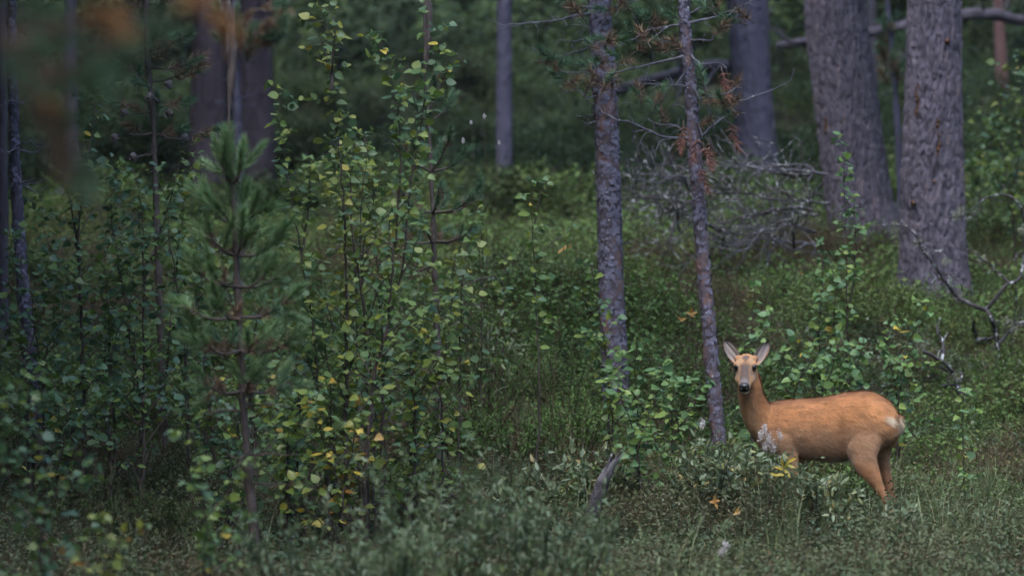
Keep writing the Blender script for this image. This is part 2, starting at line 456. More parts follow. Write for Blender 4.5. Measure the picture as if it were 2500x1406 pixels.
def scatter(name, label, cat, pts, scl, sources, tilt=0.25):
    n = len(pts)
    me = bpy.data.meshes.new(name)
    me.vertices.add(n)
    me.vertices.foreach_set('co', np.asarray(pts, np.float32).ravel())
    rot = np.stack([nr.normal(0, tilt, n), nr.normal(0, tilt, n), nr.random(n) * 6.283], 1).astype(np.float32)
    a = me.attributes.new('rot', 'FLOAT_VECTOR', 'POINT'); a.data.foreach_set('vector', rot.ravel())
    a = me.attributes.new('scl', 'FLOAT', 'POINT'); a.data.foreach_set('value', np.asarray(scl, np.float32))
    a = me.attributes.new('idx', 'INT', 'POINT'); a.data.foreach_set('value', nr.integers(0, len(sources), n).astype(np.int32))
    for s in sources:
        for m in s.materials:
            if m.name not in me.materials: me.materials.append(m)
    o = link(name, me)
    tag(o, label, cat, kind='stuff')
    ng = bpy.data.node_groups.new(name, 'GeometryNodeTree')
    ng.interface.new_socket('Geometry', in_out='INPUT', socket_type='NodeSocketGeometry')
    ng.interface.new_socket('Geometry', in_out='OUTPUT', socket_type='NodeSocketGeometry')
    gi, go = ng.nodes.new('NodeGroupInput'), ng.nodes.new('NodeGroupOutput')
    ip = ng.nodes.new('GeometryNodeInstanceOnPoints')
    ci = ng.nodes.new('GeometryNodeCollectionInfo')
    ci.inputs[0].default_value = source_collection(name, sources)
    ci.inputs['Separate Children'].default_value = True
    ci.inputs['Reset Children'].default_value = True
    def attr(nm, ty):
        q = ng.nodes.new('GeometryNodeInputNamedAttribute'); q.data_type = ty; q.inputs['Name'].default_value = nm
        return q.outputs['Attribute']
    L = ng.links.new
    L(gi.outputs[0], ip.inputs['Points']); L(ci.outputs[0], ip.inputs['Instance'])
    ip.inputs['Pick Instance'].default_value = True
    L(attr('idx', 'INT'), ip.inputs['Instance Index'])
    L(attr('rot', 'FLOAT_VECTOR'), ip.inputs['Rotation'])
    L(attr('scl', 'FLOAT'), ip.inputs['Scale'])
    L(ip.outputs[0], go.inputs[0])
    md = o.modifiers.new('scatter', 'NODES'); md.node_group = ng
    return o

def ground_points(d0, d1, dens, margin=1.2, patch=None, pscale=0.8, off=0.0, cut=0.5):
    """random points on the ground between two distances, inside the view plus a margin"""
    w1 = 0.112 * d1 + margin
    n = int(2 * w1 * (d1 - d0) * dens)
    x = (nr.random(n) * 2 - 1) * w1
    y = d0 + nr.random(n) * (d1 - d0)
    k = np.abs(x) < 0.112 * y + margin
    x, y = x[k], y[k]
    if patch is not None:
        q = fbm(np.stack([x * pscale, y * pscale, x * 0 + patch], 1), 3)
        k = q + off + nr.normal(0, 0.05, len(q)) > cut
        x, y = x[k], y[k]
    return np.stack([x, y, ground_z(x, y) - 0.01], 1)

def sprig(mat, h, n_tw, n_lf, lf, lw, spread, shape=SMALL, up=0.75, twm=None):
    b = MB()
    for i in range(n_tw):
        a = rng.random() * 6.283
        r = spread * rng.uniform(0.3, 1)
        hh = h * rng.uniform(0.55, 1.05)
        p0 = np.array([rng.uniform(-.3, .3) * spread, rng.uniform(-.3, .3) * spread, -0.03])
        p1 = p0 + np.array([math.cos(a) * r * 0.5, math.sin(a) * r * 0.5, hh * 0.6])
        p2 = p0 + np.array([math.cos(a) * r, math.sin(a) * r, hh])
        path = smooth_path([p0, p1, p2], 5)
        b.tube(path, np.linspace(0.0022, 0.0010, 5), 3, 1, cap=False)
        t = nr.random(n_lf) * 0.75 + 0.25
        L = p0 + (p2 - p0) * t[:, None] + (p1 - (p0 + p2) / 2) * (4 * t * (1 - t))[:, None] + nr.normal(0, spread * 0.12, (n_lf, 3))
        out = nr.normal(size=(n_lf, 3)); out[:, 2] = np.abs(out[:, 2]) * 0.5
        Z = norm(np.array([0, 0, up]) + nr.normal(0, 0.5, (n_lf, 3)))
        Mx = frames(out, Z)
        sc = nr.uniform(0.7, 1.25, n_lf)
        S = np.zeros((n_lf, 3, 3)); S[:, 0, 0] = lw * sc; S[:, 1, 1] = lf * sc; S[:, 2, 2] = lw * sc
        b.stamp(shape[0], shape[1], Mx @ S, L, 0)
    return b.mesh('sprig', [M[mat], M[twm or 'greentwig']])

def grass_tuft(n, h, spread):
    b = MB()
    for i in range(n):
        a = rng.random() * 6.283
        hh = h * rng.uniform(0.5, 1.1); le = rng.uniform(0.15, 0.8) * hh * 0.7
        p0 = np.array([rng.uniform(-1, 1) * spread * 0.4, rng.uniform(-1, 1) * spread * 0.4, -0.02])
        dr = np.array([math.cos(a), math.sin(a), 0])
        pts = smooth_path([p0, p0 + dr * le * 0.25 + np.array([0, 0, hh * 0.6]), p0 + dr * le + np.array([0, 0, hh * rng.uniform(.75, 1)])], 5)
        w = np.cross(dr, [0, 0, 1]) * 0.0022
        V = np.vstack([np.vstack([p - w * (1 - k / 4.2), p + w * (1 - k / 4.2)]) for k, p in enumerate(pts)])
        Q = [(2 * k, 2 * k + 1, 2 * k + 3, 2 * k + 2) for k in range(4)]
        b.add(V, Q=Q)
    return b.mesh('tuft', [M['grass']])

def build_undergrowth():
    bil = [sprig('bilberry', 0.20, 8, 11, 0.020, 0.012, 0.13) for k in range(6)]
    hth = [sprig('heather', 0.20, 12, 14, 0.014, 0.005, 0.13, up=0.2) for k in range(4)]
    lin = [sprig('lingon', 0.13, 6, 10, 0.020, 0.011, 0.11) for k in range(5)]
    hea = [sprig('heath', 0.27, 10, 15, 0.023, 0.010, 0.17) for k in range(6)]
    mos = [sprig('moss', 0.06, 9, 7, 0.022, 0.009, 0.08, up=0.3) for k in range(4)]
    fb = [sprig('far_bush', 0.28, 14, 26, 0.042, 0.028, 0.36) for k in range(5)]
    fbb = [sprig('far_bush', 1.0, 16, 40, 0.085, 0.060, 0.55) for k in range(4)]
    # foreground heath (dwarf shrubs in grey green and rust)
    p = ground_points(15.5, 26.0, 80, 0.8, 4.4, 0.8, 0.10)
    scatter('heath_undergrowth', 'low grey-green and rusty dwarf shrubs covering the ground in front', 'undergrowth', p, nr.uniform(0.5, 1.3, len(p)), hea)
    p = ground_points(16, 31, 90, 0.8, 2.2, 0.9, 0.06)
    scatter('lingonberry_undergrowth', 'small dark glossy lingonberry plants between the dwarf shrubs', 'undergrowth', p, nr.uniform(0.7, 1.5, len(p)), lin)
    p = np.vstack([ground_points(25.0, 34, 130, 1.0), ground_points(34, 46, 55, 1.5)])
    k = fbm(np.stack([p[:, 0] * 1.1, p[:, 1] * 0.8, p[:, 0] * 0 + 9], 1), 3) + nr.normal(0, 0.05, len(p)) > 0.34
    p = p[k]
    scatter('bilberry_undergrowth', 'fresh green bilberry plants carpeting the slope among the pine trunks', 'undergrowth', p, nr.uniform(0.75, 1.3, len(p)) * np.interp(p[:, 1], [25, 45], [0.95, 1.5]) * (-0.05 + 2.2 * fbm(np.stack([p[:, 0] * 1.3, p[:, 1] * 1.0, p[:, 0] * 0 + 77], 1), 2)), bil)
    p = np.vstack([ground_points(26, 34, 130, 0.8, 5.0, 1.1, 0.0, 0.52), ground_points(21, 26, 60, 0.6, 5.0, 1.1, 0.0, 0.56), ground_points(30, 44, 35, 1.0)])
    scatter('moss_cushions', 'pale yellowish moss cushions showing between the bilberry plants', 'moss', p, nr.uniform(0.8, 1.8, len(p)), mos)
    p = ground_points(25.5, 37, 110, 0.8, 12.0, 0.9, 0.0, 0.60)
    scatter('heather_undergrowth', 'brownish heather in irregular patches on the slope', 'undergrowth', p, nr.uniform(0.7, 1.6, len(p)), hth)
    p = ground_points(42, 62, 13, 2.0)
    p = np.vstack([p, ground_points(62, 100, 7, 2.0)])
    scatter('hillside_undergrowth', 'soft green shrubs blurred together over the hillside behind the trunks', 'undergrowth', p, nr.uniform(0.7, 1.5, len(p)), fb)
    p = ground_points(62, 115, 1.3, 3.0)
    scatter('hilltop_thicket', 'dark green bushes merging into one mass high on the hill', 'undergrowth', p, nr.uniform(0.7, 1.9, len(p)), fbb)
    # grass
    gt = [grass_tuft(26, 0.34, 0.10) for k in range(4)]
    p = []
    for (px, d, n, sp) in [(2300, 25.2, 60, 0.45), (2420, 25.6, 40, 0.45), (2230, 24.2, 30, 0.5), (2380, 23.5, 30, 0.6), (1250, 27.0, 30, 0.6), (1980, 24.2, 20, 0.5), (2100, 22.0, 22, 0.8), (1700, 22, 18, 0.9), (300, 22, 14, 0.6), (1150, 25.5, 30, 0.6)]:
        x = (px - 1250) / F * d + nr.normal(0, sp, n); y = d + nr.normal(0, sp * 0.7, n)
        p.append(np.stack([x, y, ground_z(x, y)], 1))
    p = np.vstack(p)
    scatter('grass', 'thin arching grass in tufts around the deer and the shrubs', 'grass', p, nr.uniform(0.5, 1.25, len(p)), gt, 0.1)
build_undergrowth()

# ------------------------------------------------------------------ pine shoots, crowns
def needle_shoot(n, twig, ln, spread, mats, frac, wd=0.0050):
    """pine shoot along +Y: n needles round a twig; frac of them (nearest the base) take material 1"""
    b = MB()
    b.tube(np.array([[0, -0.03, 0], [0, twig, 0]]), [0.004, 0.0025], 4, 2, cap=False)
    t = np.sort(nr.random(n)) ** 0.8
    a = nr.random(n) * 6.283
    th = np.interp(t, [0, 0.8, 1], [spread, spread * 0.75, spread * 0.3]) * nr.uniform(0.75, 1.25, n)
    D = np.stack([np.cos(a) * np.sin(th), np.cos(th), np.sin(a) * np.sin(th)], 1)
    B = np.stack([a * 0, t * twig, a * 0], 1)
    W = norm(np.cross(D, randdir(n))) * wd / 2
    L = (ln * nr.uniform(0.75, 1.15, n))[:, None]
    V = np.stack([B - W, B + W, B + D * L], 1).reshape(-1, 3)
    T = np.arange(3 * n).reshape(-1, 3)
    k = (t < frac) if frac < 1 else np.ones(n, bool)
    for q, mi in ((~k, 0), (k, 1)):
        if q.any():
            idx = np.repeat(q, 3)
            b.add(V[idx], T=np.arange(3 * q.sum()).reshape(-1, 3), m=mi)
    return b.mesh('needle_tuft', [M[mats[0]], M[mats[1]], M['pinetwig']])

TUFT = {
    'green': [needle_shoot(130, 0.11, 0.055, 0.9, ('needle', 'needle_brown'), 0.0) for k in range(2)],
    'mixed': [needle_shoot(140, 0.12, 0.055, 1.0, ('needle', 'needle_brown'), 0.42) for k in range(3)],
    'brown': [needle_shoot(90, 0.08, 0.055, 1.15, ('needle', 'needle_brown'), 1.0) for k in range(2)],
    'rust': [needle_shoot(110, 0.10, 0.055, 1.0, ('needle', 'needle_rust'), 1.0) for k in range(2)],
    'red': [needle_shoot(110, 0.13, 0.05, 1.2, ('needle', 'needle_red'), 1.0) for k in range(2)],
    'young': [needle_shoot(200, 0.17, 0.065, 0.8, ('needle_young', 'needle_brown'), 0.0) for k in range(3)],
    'youngmix': [needle_shoot(180, 0.15, 0.065, 0.9, ('needle_young', 'needle_brown'), 0.25) for k in range(2)],
}

def crown_mesh(rad, h, n, mat='needle'):
    """open pine crown: clumps of long needle fans round radiating boughs, local origin at the crown base"""
    b = MB()
    nb = 26
    for i in range(nb):
        t = (i + 0.5) / nb
        a = i * 2.4 + rng.uniform(-.3, .3)
        r = rad * (0.55 + 0.6 * math.sin(math.pi * min(1, t * 0.85 + 0.12))) * (1 - 0.55 * t)
        z0 = t * h
        tip = np.array([math.cos(a) * r, math.sin(a) * r, z0 + 0.35 * r])
        mid = np.array([math.cos(a) * r * .5, math.sin(a) * r * .5, z0 + 0.05 * r])
        path = smooth_path([np.array([0, 0, z0]), mid, tip], 6)
        b.tube(path, np.linspace(0.04, 0.01, 6), 4, 1)
        m = n // nb
        q = nr.random(m) ** 0.6
        L = np.array([0, 0, z0]) * (1 - q)[:, None] + tip * q[:, None] + nr.normal(0, 0.17 * rad / 1.6, (m, 3))
        D = norm(randdir(m) + np.array([math.cos(a), math.sin(a), 0.5]))
        W = norm(np.cross(D, randdir(m))) * 0.035
        V = np.stack([L - W, L + W, L + D * 0.2], 1).reshape(-1, 3)
        b.add(V, T=np.arange(3 * m).reshape(-1, 3))
    return b.mesh('crown', [M[mat], M['bark_dark']])
CROWNS = [crown_mesh(2.0, 6.0, 11000), crown_mesh(1.7, 5.0, 8000), crown_mesh(1.1, 4.0, 4000)]

# ------------------------------------------------------------------ trunks
def trunk(parent, pts, d, ztop, mat, seg, step, bark, flare=0.0, toptaper=0.45):
    """pts: (px, py, width px) from the top of the view to the base; returns the trunk object and its top"""
    W = np.array([[*P(px, py, d), w / 2 / F * d] for px, py, w in pts])
    W = W[::-1]
    lo = W[0].copy(); g = gz(W[0][0], W[0][1])
    dirb = norm(W[0][:3] - W[1][:3])
    k = (lo[2] - (g - 0.35)) / max(-dirb[2], 0.2)
    base = np.append(W[0][:3] + dirb * max(k, 0.05), W[0][3] * 1.06)
    W = np.vstack([base, W])
    dirt = norm(W[-1][:3] - W[-2][:3])
    vis = W[-1][2]
    dirt2 = norm(dirt + np.array([0, 0, 1.5]))
    top1 = np.append(W[-1][:3] + dirt2 * 0.6, W[-1][3] * 0.98)
    top = np.append(W[-1][:3] + dirt2 * (ztop - vis), W[-1][3] * toptaper)
    Ln = np.linalg.norm(np.diff(W[:, :3], axis=0), axis=1).sum()
    S = smooth_path(np.vstack([W, top1]), max(8, int((Ln + 0.6) / step)))
    up = smooth_path([S[-1], (S[-1] + top) / 2 + 0.02, top], 16)[1:]
    S = np.vstack([S, up])
    n = len(S)
    C3, R = S[:, :3], S[:, 3]
    h = np.concatenate([[0], np.cumsum(np.linalg.norm(np.diff(C3, axis=0), axis=1))])
    hg = C3[:, 2] - g
    th = np.arange(seg) / seg * 2 * math.pi
    H, TH = np.meshgrid(h, th, indexing='ij')
    RR = np.repeat(R[:, None], seg, 1)
    if flare:
        lobes = 1 + 0.35 * np.cos(TH * 5 + 1.0) + 0.2 * np.cos(TH * 3 + 2.2)
        RR = RR * (1 + flare * lobes * np.exp(-np.clip(hg, 0, None) / 0.28)[:, None])
    R0 = R.mean()
    seed = abs(hash((pts[0][0], d))) % 97
    q = np.stack([np.cos(TH) * R0, np.sin(TH) * R0, H], -1).reshape(-1, 3)
    if bark == 'furrow':
        a1 = fbm(q * np.array([15, 15, 3.4]) + seed, 3)
        wob = fbm(q * np.array([16, 16, 9]) + seed + 31, 3) - 0.5
        qw = q + wob[:, None] * np.array([0.018, 0.018, 0.0])
        a2 = fbm(qw * np.array([54, 54, 6.0]) + seed + 7, 2)
        a3 = fbm(qw * np.array([85, 85, 13]) + seed + 13, 2)
        fine = fbm(q * np.array([130, 130, 34]) + seed + 3, 2) - 0.5
        crack = np.clip(np.abs(a2 * 2 - 1) * 4.0, 0, 1) - 1
        plate = np.clip(np.abs(a3 * 2 - 1) * 3.0, 0, 1) - 1
        disp = 0.014 * (a1 - 0.5) + 0.018 * crack + 0.011 * plate + 0.011 * fine + 0.008
    elif bark == 'flaky':
        a1 = fbm(q * np.array([26, 26, 18]) + seed, 3)
        disp = 0.022 * (a1 - 0.5) + 0.008 * (fbm(q * 70 + seed, 2) - 0.5)
    else:
        a1 = fbm(q * np.array([16, 16, 6]) + seed, 3)
        disp = 0.35 * R0 * 0.22 * (a1 - 0.5)
    RR = RR + disp.reshape(n, seg)
    t = norm(np.gradient(C3, axis=0))
    u = norm(np.cross(t, np.array([0, 1.0, 0])))
    w = np.cross(t, u)
    V = C3[:, None, :] + RR[..., None] * (np.cos(TH)[..., None] * u[:, None, :] + np.sin(TH)[..., None] * w[:, None, :])
    i = np.arange(n - 1)[:, None] * seg; j = np.arange(seg)[None]; k = (j + 1) % seg
    Q = np.stack([i + j, i + k, i + seg + k, i + seg + j], -1).reshape(-1, 4)
    o = link('trunk', mesh_np('trunk', V.reshape(-1, 3), Q, M[mat], smooth=True), parent)
    return o, S, (u, w)

def bark_flakes(parent, S, fr, size, per_m, zmax):
    """small curled bark scales standing off the trunk"""
    C3, R = S[:, :3], S[:, 3]
    keep = C3[:, 2] < zmax
    C3, R = C3[keep], R[keep]
    u, w = fr[0][keep], fr[1][keep]
    L = np.linalg.norm(np.diff(C3, axis=0), axis=1).sum()
    n = int(per_m * L)
    f = nr.random(n) * (len(C3) - 1.001); i = f.astype(int); f = (f - i)[:, None]
    c = C3[i] * (1 - f) + C3[i + 1] * f
    r = R[i]
    a = nr.random(n) * 6.283
    N = np.cos(a)[:, None] * u[i] + np.sin(a)[:, None] * w[i]
    up = norm(C3[np.minimum(i + 1, len(C3) - 1)] - C3[i])
    side = norm(np.cross(up, N))
    g = np.array([-1, 0, 1.0])
    sc = size * nr.uniform(0.5, 1.3, n)
    lift = nr.uniform(0.15, 0.6, n)
    tv = []
    for v in (0, 0.5, 1.0):
        for x in g:
            ww = 0.5 * (0.65 + 0.35 * math.sin(v * 3.0)) * (1 if v < 1 else 0.75)
            tv.append((x * ww, v, (1 - x * x * 0.55) * (0.18 + 0.5 * v * v)))
    tv = np.array(tv)
    jit = nr.normal(0, 0.10, (n, 9, 3)); 
    q = tv[None] + jit
    V = (c + N * (r * 1.01)[:, None])[:, None, :] + side[:, None, :] * (q[..., 0] * sc[:, None])[..., None] - up[:, None, :] * (q[..., 1] * sc[:, None] * 0.9)[..., None] + N[:, None, :] * (q[..., 2] * (sc * lift)[:, None] - 0.002)[..., None]
    Q0 = np.array([(0, 1, 4, 3), (1, 2, 5, 4), (3, 4, 7, 6), (4, 5, 8, 7)])
    Q = (np.arange(n)[:, None, None] * 9 + Q0[None]).reshape(-1, 4)
    o = link('bark_flakes', mesh_np('bark_flakes', V.reshape(-1, 3), Q, M['flake']), parent)
    o['kind'] = 'stuff'
    return o

def dead_branch(b, path, r0, r1, n_tw=5, tl=0.15, lvl=1, seg=5, kink=0.06, m=0, droop=0.0):
    """a branch along a path with forking twigs"""
    path = np.asarray(path)
    L = np.linalg.norm(np.diff(path, axis=0), axis=1).sum()
    n = max(6, int(L / 0.04))
    S = smooth_path(path, n)
    S[1:] += nr.normal(0, kink * 0.06, (n - 1, 3))
    b.tube(S, np.linspace(r0, r1, n) * nr.uniform(0.85, 1.15, n), seg, m)
    if lvl <= 0: return
    for k in range(n_tw):
        t = rng.uniform(0.2, 0.98)
        i = int(t * (n - 2))
        p = S[i]; d = norm(S[i + 1] - S[i])
        q = norm(d * rng.uniform(0.3, 0.9) + randdir(1)[0] * 0.9 + np.array([0, 0, -droop]))
        l = tl * rng.uniform(0.4, 1.2)
        e = p + q * l
        mid = (p + e) / 2 + randdir(1)[0] * l * 0.22
        rr = max(r0 + (r1 - r0) * t, 0.001)
        dead_branch(b, [p, mid, e], rr * 0.55, max(0.0009, r1 * 0.7), max(1, n_tw // 3), l * 0.5, lvl - 1, 4, kink, m, droop)

def branch(parent, pix, d, r0, r1, mat='greybranch', n_tw=4, tl=0.12, dz=0.0, lvl=1, name='branch', jy=0.12):
    """pix: polyline in picture coordinates; depth wanders by dz from base to tip"""
    n = len(pix)
    pts = [P(px, py, d + dz * k / max(1, n - 1) + (rng.uniform(-jy, jy) if 0 < k else 0)) for k, (px, py) in enumerate(pix)]
    b = MB()
    dead_branch(b, pts, r0, r1, n_tw, tl, lvl)
    return link(name, b.mesh(name, [M[mat]], True), parent)

def tuft(parent, px, py, d, kind, s=1.0, dirn=None):
    p = P(px, py, d)
    D = np.array(dirn if dirn is not None else (rng.uniform(-1, 1), rng.uniform(-0.8, 0.3), rng.uniform(0.0, 0.9)))
    D = norm(D)
    me = rng.choice(TUFT[kind])
    R = frames(D[None], randdir(1))[0]
    k = s * rng.uniform(0.85, 1.15)
    put('needle_tuft', me, parent, world_loc(parent), p - D * 0.05 * k, R, k)

def pine(label, pts, d, ztop, mat, seg, step, bark, crown=None, flare=0.0, flakes=None, group='pine trees on the slope', name='pine_tree'):
    b = P(pts[-1][0], pts[-1][1], d)
    t = empty(name, (b[0], b[1], gz(b[0], b[1])), label, 'tree', group)
    o, S, fr = trunk(t, pts, d, ztop, mat, seg, step, bark, flare)
    if flakes:
        bark_flakes(t, S, fr, flakes[0], flakes[1], ZC + 760 / F * d)
    if crown is not None:
        k, s = crown
        c = link('crown', CROWNS[k], t)
        tp = S[-1][:3]
        h = (6.0, 5.0, 4.0)[k] * s
        c.location = Vector(tp - np.array([0, 0, h * 0.85])) - t.location
        c.scale = (s, s, s)
        c.rotation_euler = (0, 0, rng.random() * 6)
    return t

# two big old pines
pineA = pine('big grey pine trunk leaning to one side, beside the upright big trunk', [(2037, -20, 146), (2042, 60, 148), (2072, 300, 154), (2097, 480, 156), (2118, 580, 164), (2128, 625, 172)], 36.0, 11.5, 'bark_old', 230, 0.009, 'furrow', (0, 1.1), 0.22)
pineB = pine('thickest pine trunk, upright, with a dark resin streak down its bark', [(2281, -20, 128), (2281, 60, 130), (2277, 300, 142), (2277, 500, 152), (2280, 640, 156), (2284, 730, 162)], 33.0, 11.0, 'bark_old', 240, 0.008, 'furrow', (0, 1.0), 0.25)
# resin streaks and knots on the bark
def streak(t, pix, d, r, w, name='resin_streak'):
    b = MB()
    pts = smooth_path([P(px, py, d - r) for px, py in pix], 40)
    pts[:, 0] += nr.normal(0, 0.008, 40)
    b.tube(pts, w * nr.uniform(0.4, 1.3, 40), 5, 0, rough=0.3)
    return link(name, b.mesh(name, [M['resin']], True), t)
M['resin'] = noise_mat('resin', [(0.3, (0.030, 0.016, 0.012)), (0.6, (0.10, 0.045, 0.018)), (0.8, (0.22, 0.10, 0.03))], 40, rough=0.6)
streak(pineB, [(2292, 292), (2294, 330), (2290, 372), (2290, 402)], 33.0, 0.205, 0.012)
streak(pineB, [(2241, 205), (2240, 250), (2238, 285)], 33.0, 0.165, 0.010)
streak(pineA, [(2112, 285), (2114, 320), (2126, 370), (2135, 405)], 36.0, 0.19, 0.012)
streak(pineA, [(2016, 290), (2020, 330)], 36.0, 0.15, 0.014)
b0 = MB()
for (px, py, s) in [(2313, 100, .028), (2280, 443, .022), (2230, 495, .026)]:
    p = P(px, py, 33.0 - 0.205)
    b0 = MB(); b0.tube(np.array([p + [0, 0.05, 0], p + [0, -0.01, 0], p + [0, -0.03, -0.008]]), [s * 0.7, s * 0.6, s * 0.25], 7, 0, rough=0.25)
    link('knot', b0.mesh('knot', [M['resin']], True), pineB)

# flaky trunks in the middle
pineC = pine('slender upright pine trunk with flaking grey bark, thicker of the near pair', [(1463, -20, 52), (1466, 60, 53), (1474, 160, 55), (1480, 300, 56), (1487, 500, 57), (1491, 650, 58), (1499, 850, 60), (1506, 1010, 62)], 28.0, 8.5, 'bark_young', 56, 0.010, 'flaky', (2, 1.2), 0.1, (0.035, 760))
pineD = pine('thin slightly leaning pine trunk with orange peeling patches beside the deer', [(1670, -20, 27), (1673, 80, 29), (1685, 200, 30), (1693, 330, 32), (1705, 480, 31), (1720, 680, 32), (1735, 850, 33), (1751, 1035, 34)], 27.3, 7.5, 'bark_young', 40, 0.009, 'flaky', (2, 1.0), 0.1, (0.026, 480))

# far trunks
pineE = pine('straight mid-sized trunk standing alone behind the birch thicket', [(1231, -20, 36), (1231, 200, 38), (1231, 430, 42)], 45.0, 11, 'bark_far', 60, 0.015, 'flaky', (1, 1.2), 0.08)
pineF = pine('broad blurred trunk far behind the leaning trunk', [(1825, -20, 100), (1828, 60, 98), (1835, 200, 92), (1845, 345, 96)], 49.0, 13, 'bark_far', 80, 0.025, 'furrow', (0, 1.2), 0.15)
pine('broad dark trunk far up the slope behind the young pines', [(622, -20, 82), (620, 100, 84), (622, 260, 92), (622, 400, 98)], 46.0, 14, 'bark_maroon', 60, 0.04, 'furrow', (0, 1.4), 0.12)
pine('dark trunk close beside the broad dark trunk up the slope', [(512, -20, 78), (512, 100, 80), (508, 280, 88), (507, 400, 92)], 45.5, 13, 'bark_maroon', 60, 0.04, 'furrow', (0, 1.3), 0.12)
pine('narrow dark trunk between two broad dark ones', [(560, -20, 34), (562, 240, 36), (562, 380, 38)], 47.5, 13, 'bark_dark', 30, 0.05, 'plain', (1, 1.2))
pine('short dim trunk behind the small pine with cones', [(172, -20, 30), (172, 90, 32), (172, 232, 36), (172, 400, 38)], 44.0, 12, 'bark_dark', 30, 0.04, 'plain', (1, 1.4))
pine('dark stem in shade near the picture edge behind the bare-branched trunk', [(6, -20, 20), (7, 250, 22), (8, 500, 24)], 31.0, 9, 'bark_dark', 24, 0.03, 'flaky', (2, 1.2))
pineI = pine('young trunk with short bare side branches above the shaded birches', [(28, -20, 22), (30, 120, 24), (33, 260, 25), (38, 420, 27), (50, 620, 29), (66, 800, 31)], 26.3, 8, 'bark_dark', 32, 0.012, 'flaky', (2, 1.2), 0.05, (0.022, 500))
pine('reddish trunk far up the slope beyond the thickest pine', [(2436, -20, 26), (2440, 70, 27), (2445, 165, 30)], 57.0, 12, 'bark_red', 30, 0.04, 'plain', (1, 1.1)) if M.update(bark_red=noise_mat('red_pine_bark', [(0.3, (0.09, 0.05, 0.05)), (0.7, (0.16, 0.085, 0.08))], 9)) is None else None
pine('dim trunk seen between the leaning and the upright big trunks', [(2128, -20, 22), (2130, 170, 24)], 56.0, 12, 'bark_dark', 24, 0.04, 'plain', (1, 1.1))

# unseen pines added beyond the picture edges and behind the camera to deepen the shade
def shading_forest():
    srcs = []
    for k in range(3):
        b = MB()
        b.tube(smooth_path([np.array([0, 0, -0.4]), np.array([.05, 0, 4.0]), np.array([0.1, 0.05, 11.5])], 12), np.linspace(0.17, 0.04, 12), 10, 1)
        for i in range(44):
            t = (i + 0.5) / 44
            a = i * 2.4 + rng.uniform(-.3, .3)
            r = (1.9 if k < 2 else 1.5) * (1.05 - 0.85 * t) * rng.uniform(.75, 1.15)
            z0 = 3.3 + 8.4 * t
            tip = np.array([math.cos(a) * r, math.sin(a) * r, z0 + 0.2 * r])
            b.tube(np.array([[0.05, 0, z0], tip]), [0.03, 0.008], 4, 1)
            m = 240
            q = nr.random(m) ** 0.6
            L = np.array([0, 0, z0]) * (1 - q)[:, None] + tip * q[:, None] + nr.normal(0, 0.2, (m, 3))
            D = norm(randdir(m) + np.array([math.cos(a), math.sin(a), 0.3]))
            W = norm(np.cross(D, randdir(m))) * 0.05
            b.add(np.stack([L - W, L + W, L + D * 0.24], 1).reshape(-1, 3), T=np.arange(3 * m).reshape(-1, 3))
        srcs.append(b.mesh('forest_tree', [M['needle'], M['bark_far']]))
    pts = []
    for k in range(4000):
        x, y = rng.uniform(-30, 30), rng.uniform(-24, 75)
        lim = 0.112 * max(y, 0) + ((1.0 if y < 30 else 2.3) if x < 0 else 3.6)
        if y > 0 and abs(x) < lim: continue
        if y <= 0 and math.hypot(x, y) < 5.0: continue
        if x > 0 and 14 < y < 34 and x < 8.5: continue           # gap left in the added trees so skylight falls on the deer
        if any(math.hypot(x - p[0], y - p[1]) < (2.0 if x < 0 else 2.8) for p in pts): continue
        pts.append((x, y, gz(x, y)))
    p = np.array(pts)
    scatter('shading_forest', 'unseen pine forest added beyond the picture edges to deepen the shade', 'forest', p, nr.uniform(0.75, 1.15, len(p)), srcs, 0.02)
shading_forest()

# dead and living branches of the flaky pair
dC, dD = 28.0, 27.3
for pix, r0, tw in [([(1440, 33), (1387, 43), (1340, 54), (1250, 59), (1217, 60), (1190, 44)], 0.009, 9), ([(1445, 87), (1407, 100), (1365, 98)], 0.005, 4), ([(1445, 112), (1400, 130), (1360, 140), (1327, 134), (1297, 117)], 0.007, 4),
                    ([(1447, 72), (1420, 62), (1390, 62)], 0.004, 3), ([(1452, 174), (1410, 176), (1374, 176), (1350, 172)], 0.005, 3), ([(1458, 233), (1432, 240), (1415, 220), (1380, 222), (1360, 210)], 0.005, 4),
                    ([(1456, 282), (1430, 284), (1404, 283)], 0.004, 1), ([(1458, 296), (1440, 303), (1418, 294)], 0.004, 1), ([(1480, 290), (1500, 270), (1508, 262)], 0.004, 1), ([(1460, 20), (1430, 18), (1400, 15)], 0.006, 3), ([(1488, 30), (1520, 10), (1560, 5)], 0.007, 3)]:
    branch(pineC, pix, dC - 0.03, r0, 0.0018, 'greybranch', tw + 3, 0.12, rng.uniform(-0.35, 0.2))
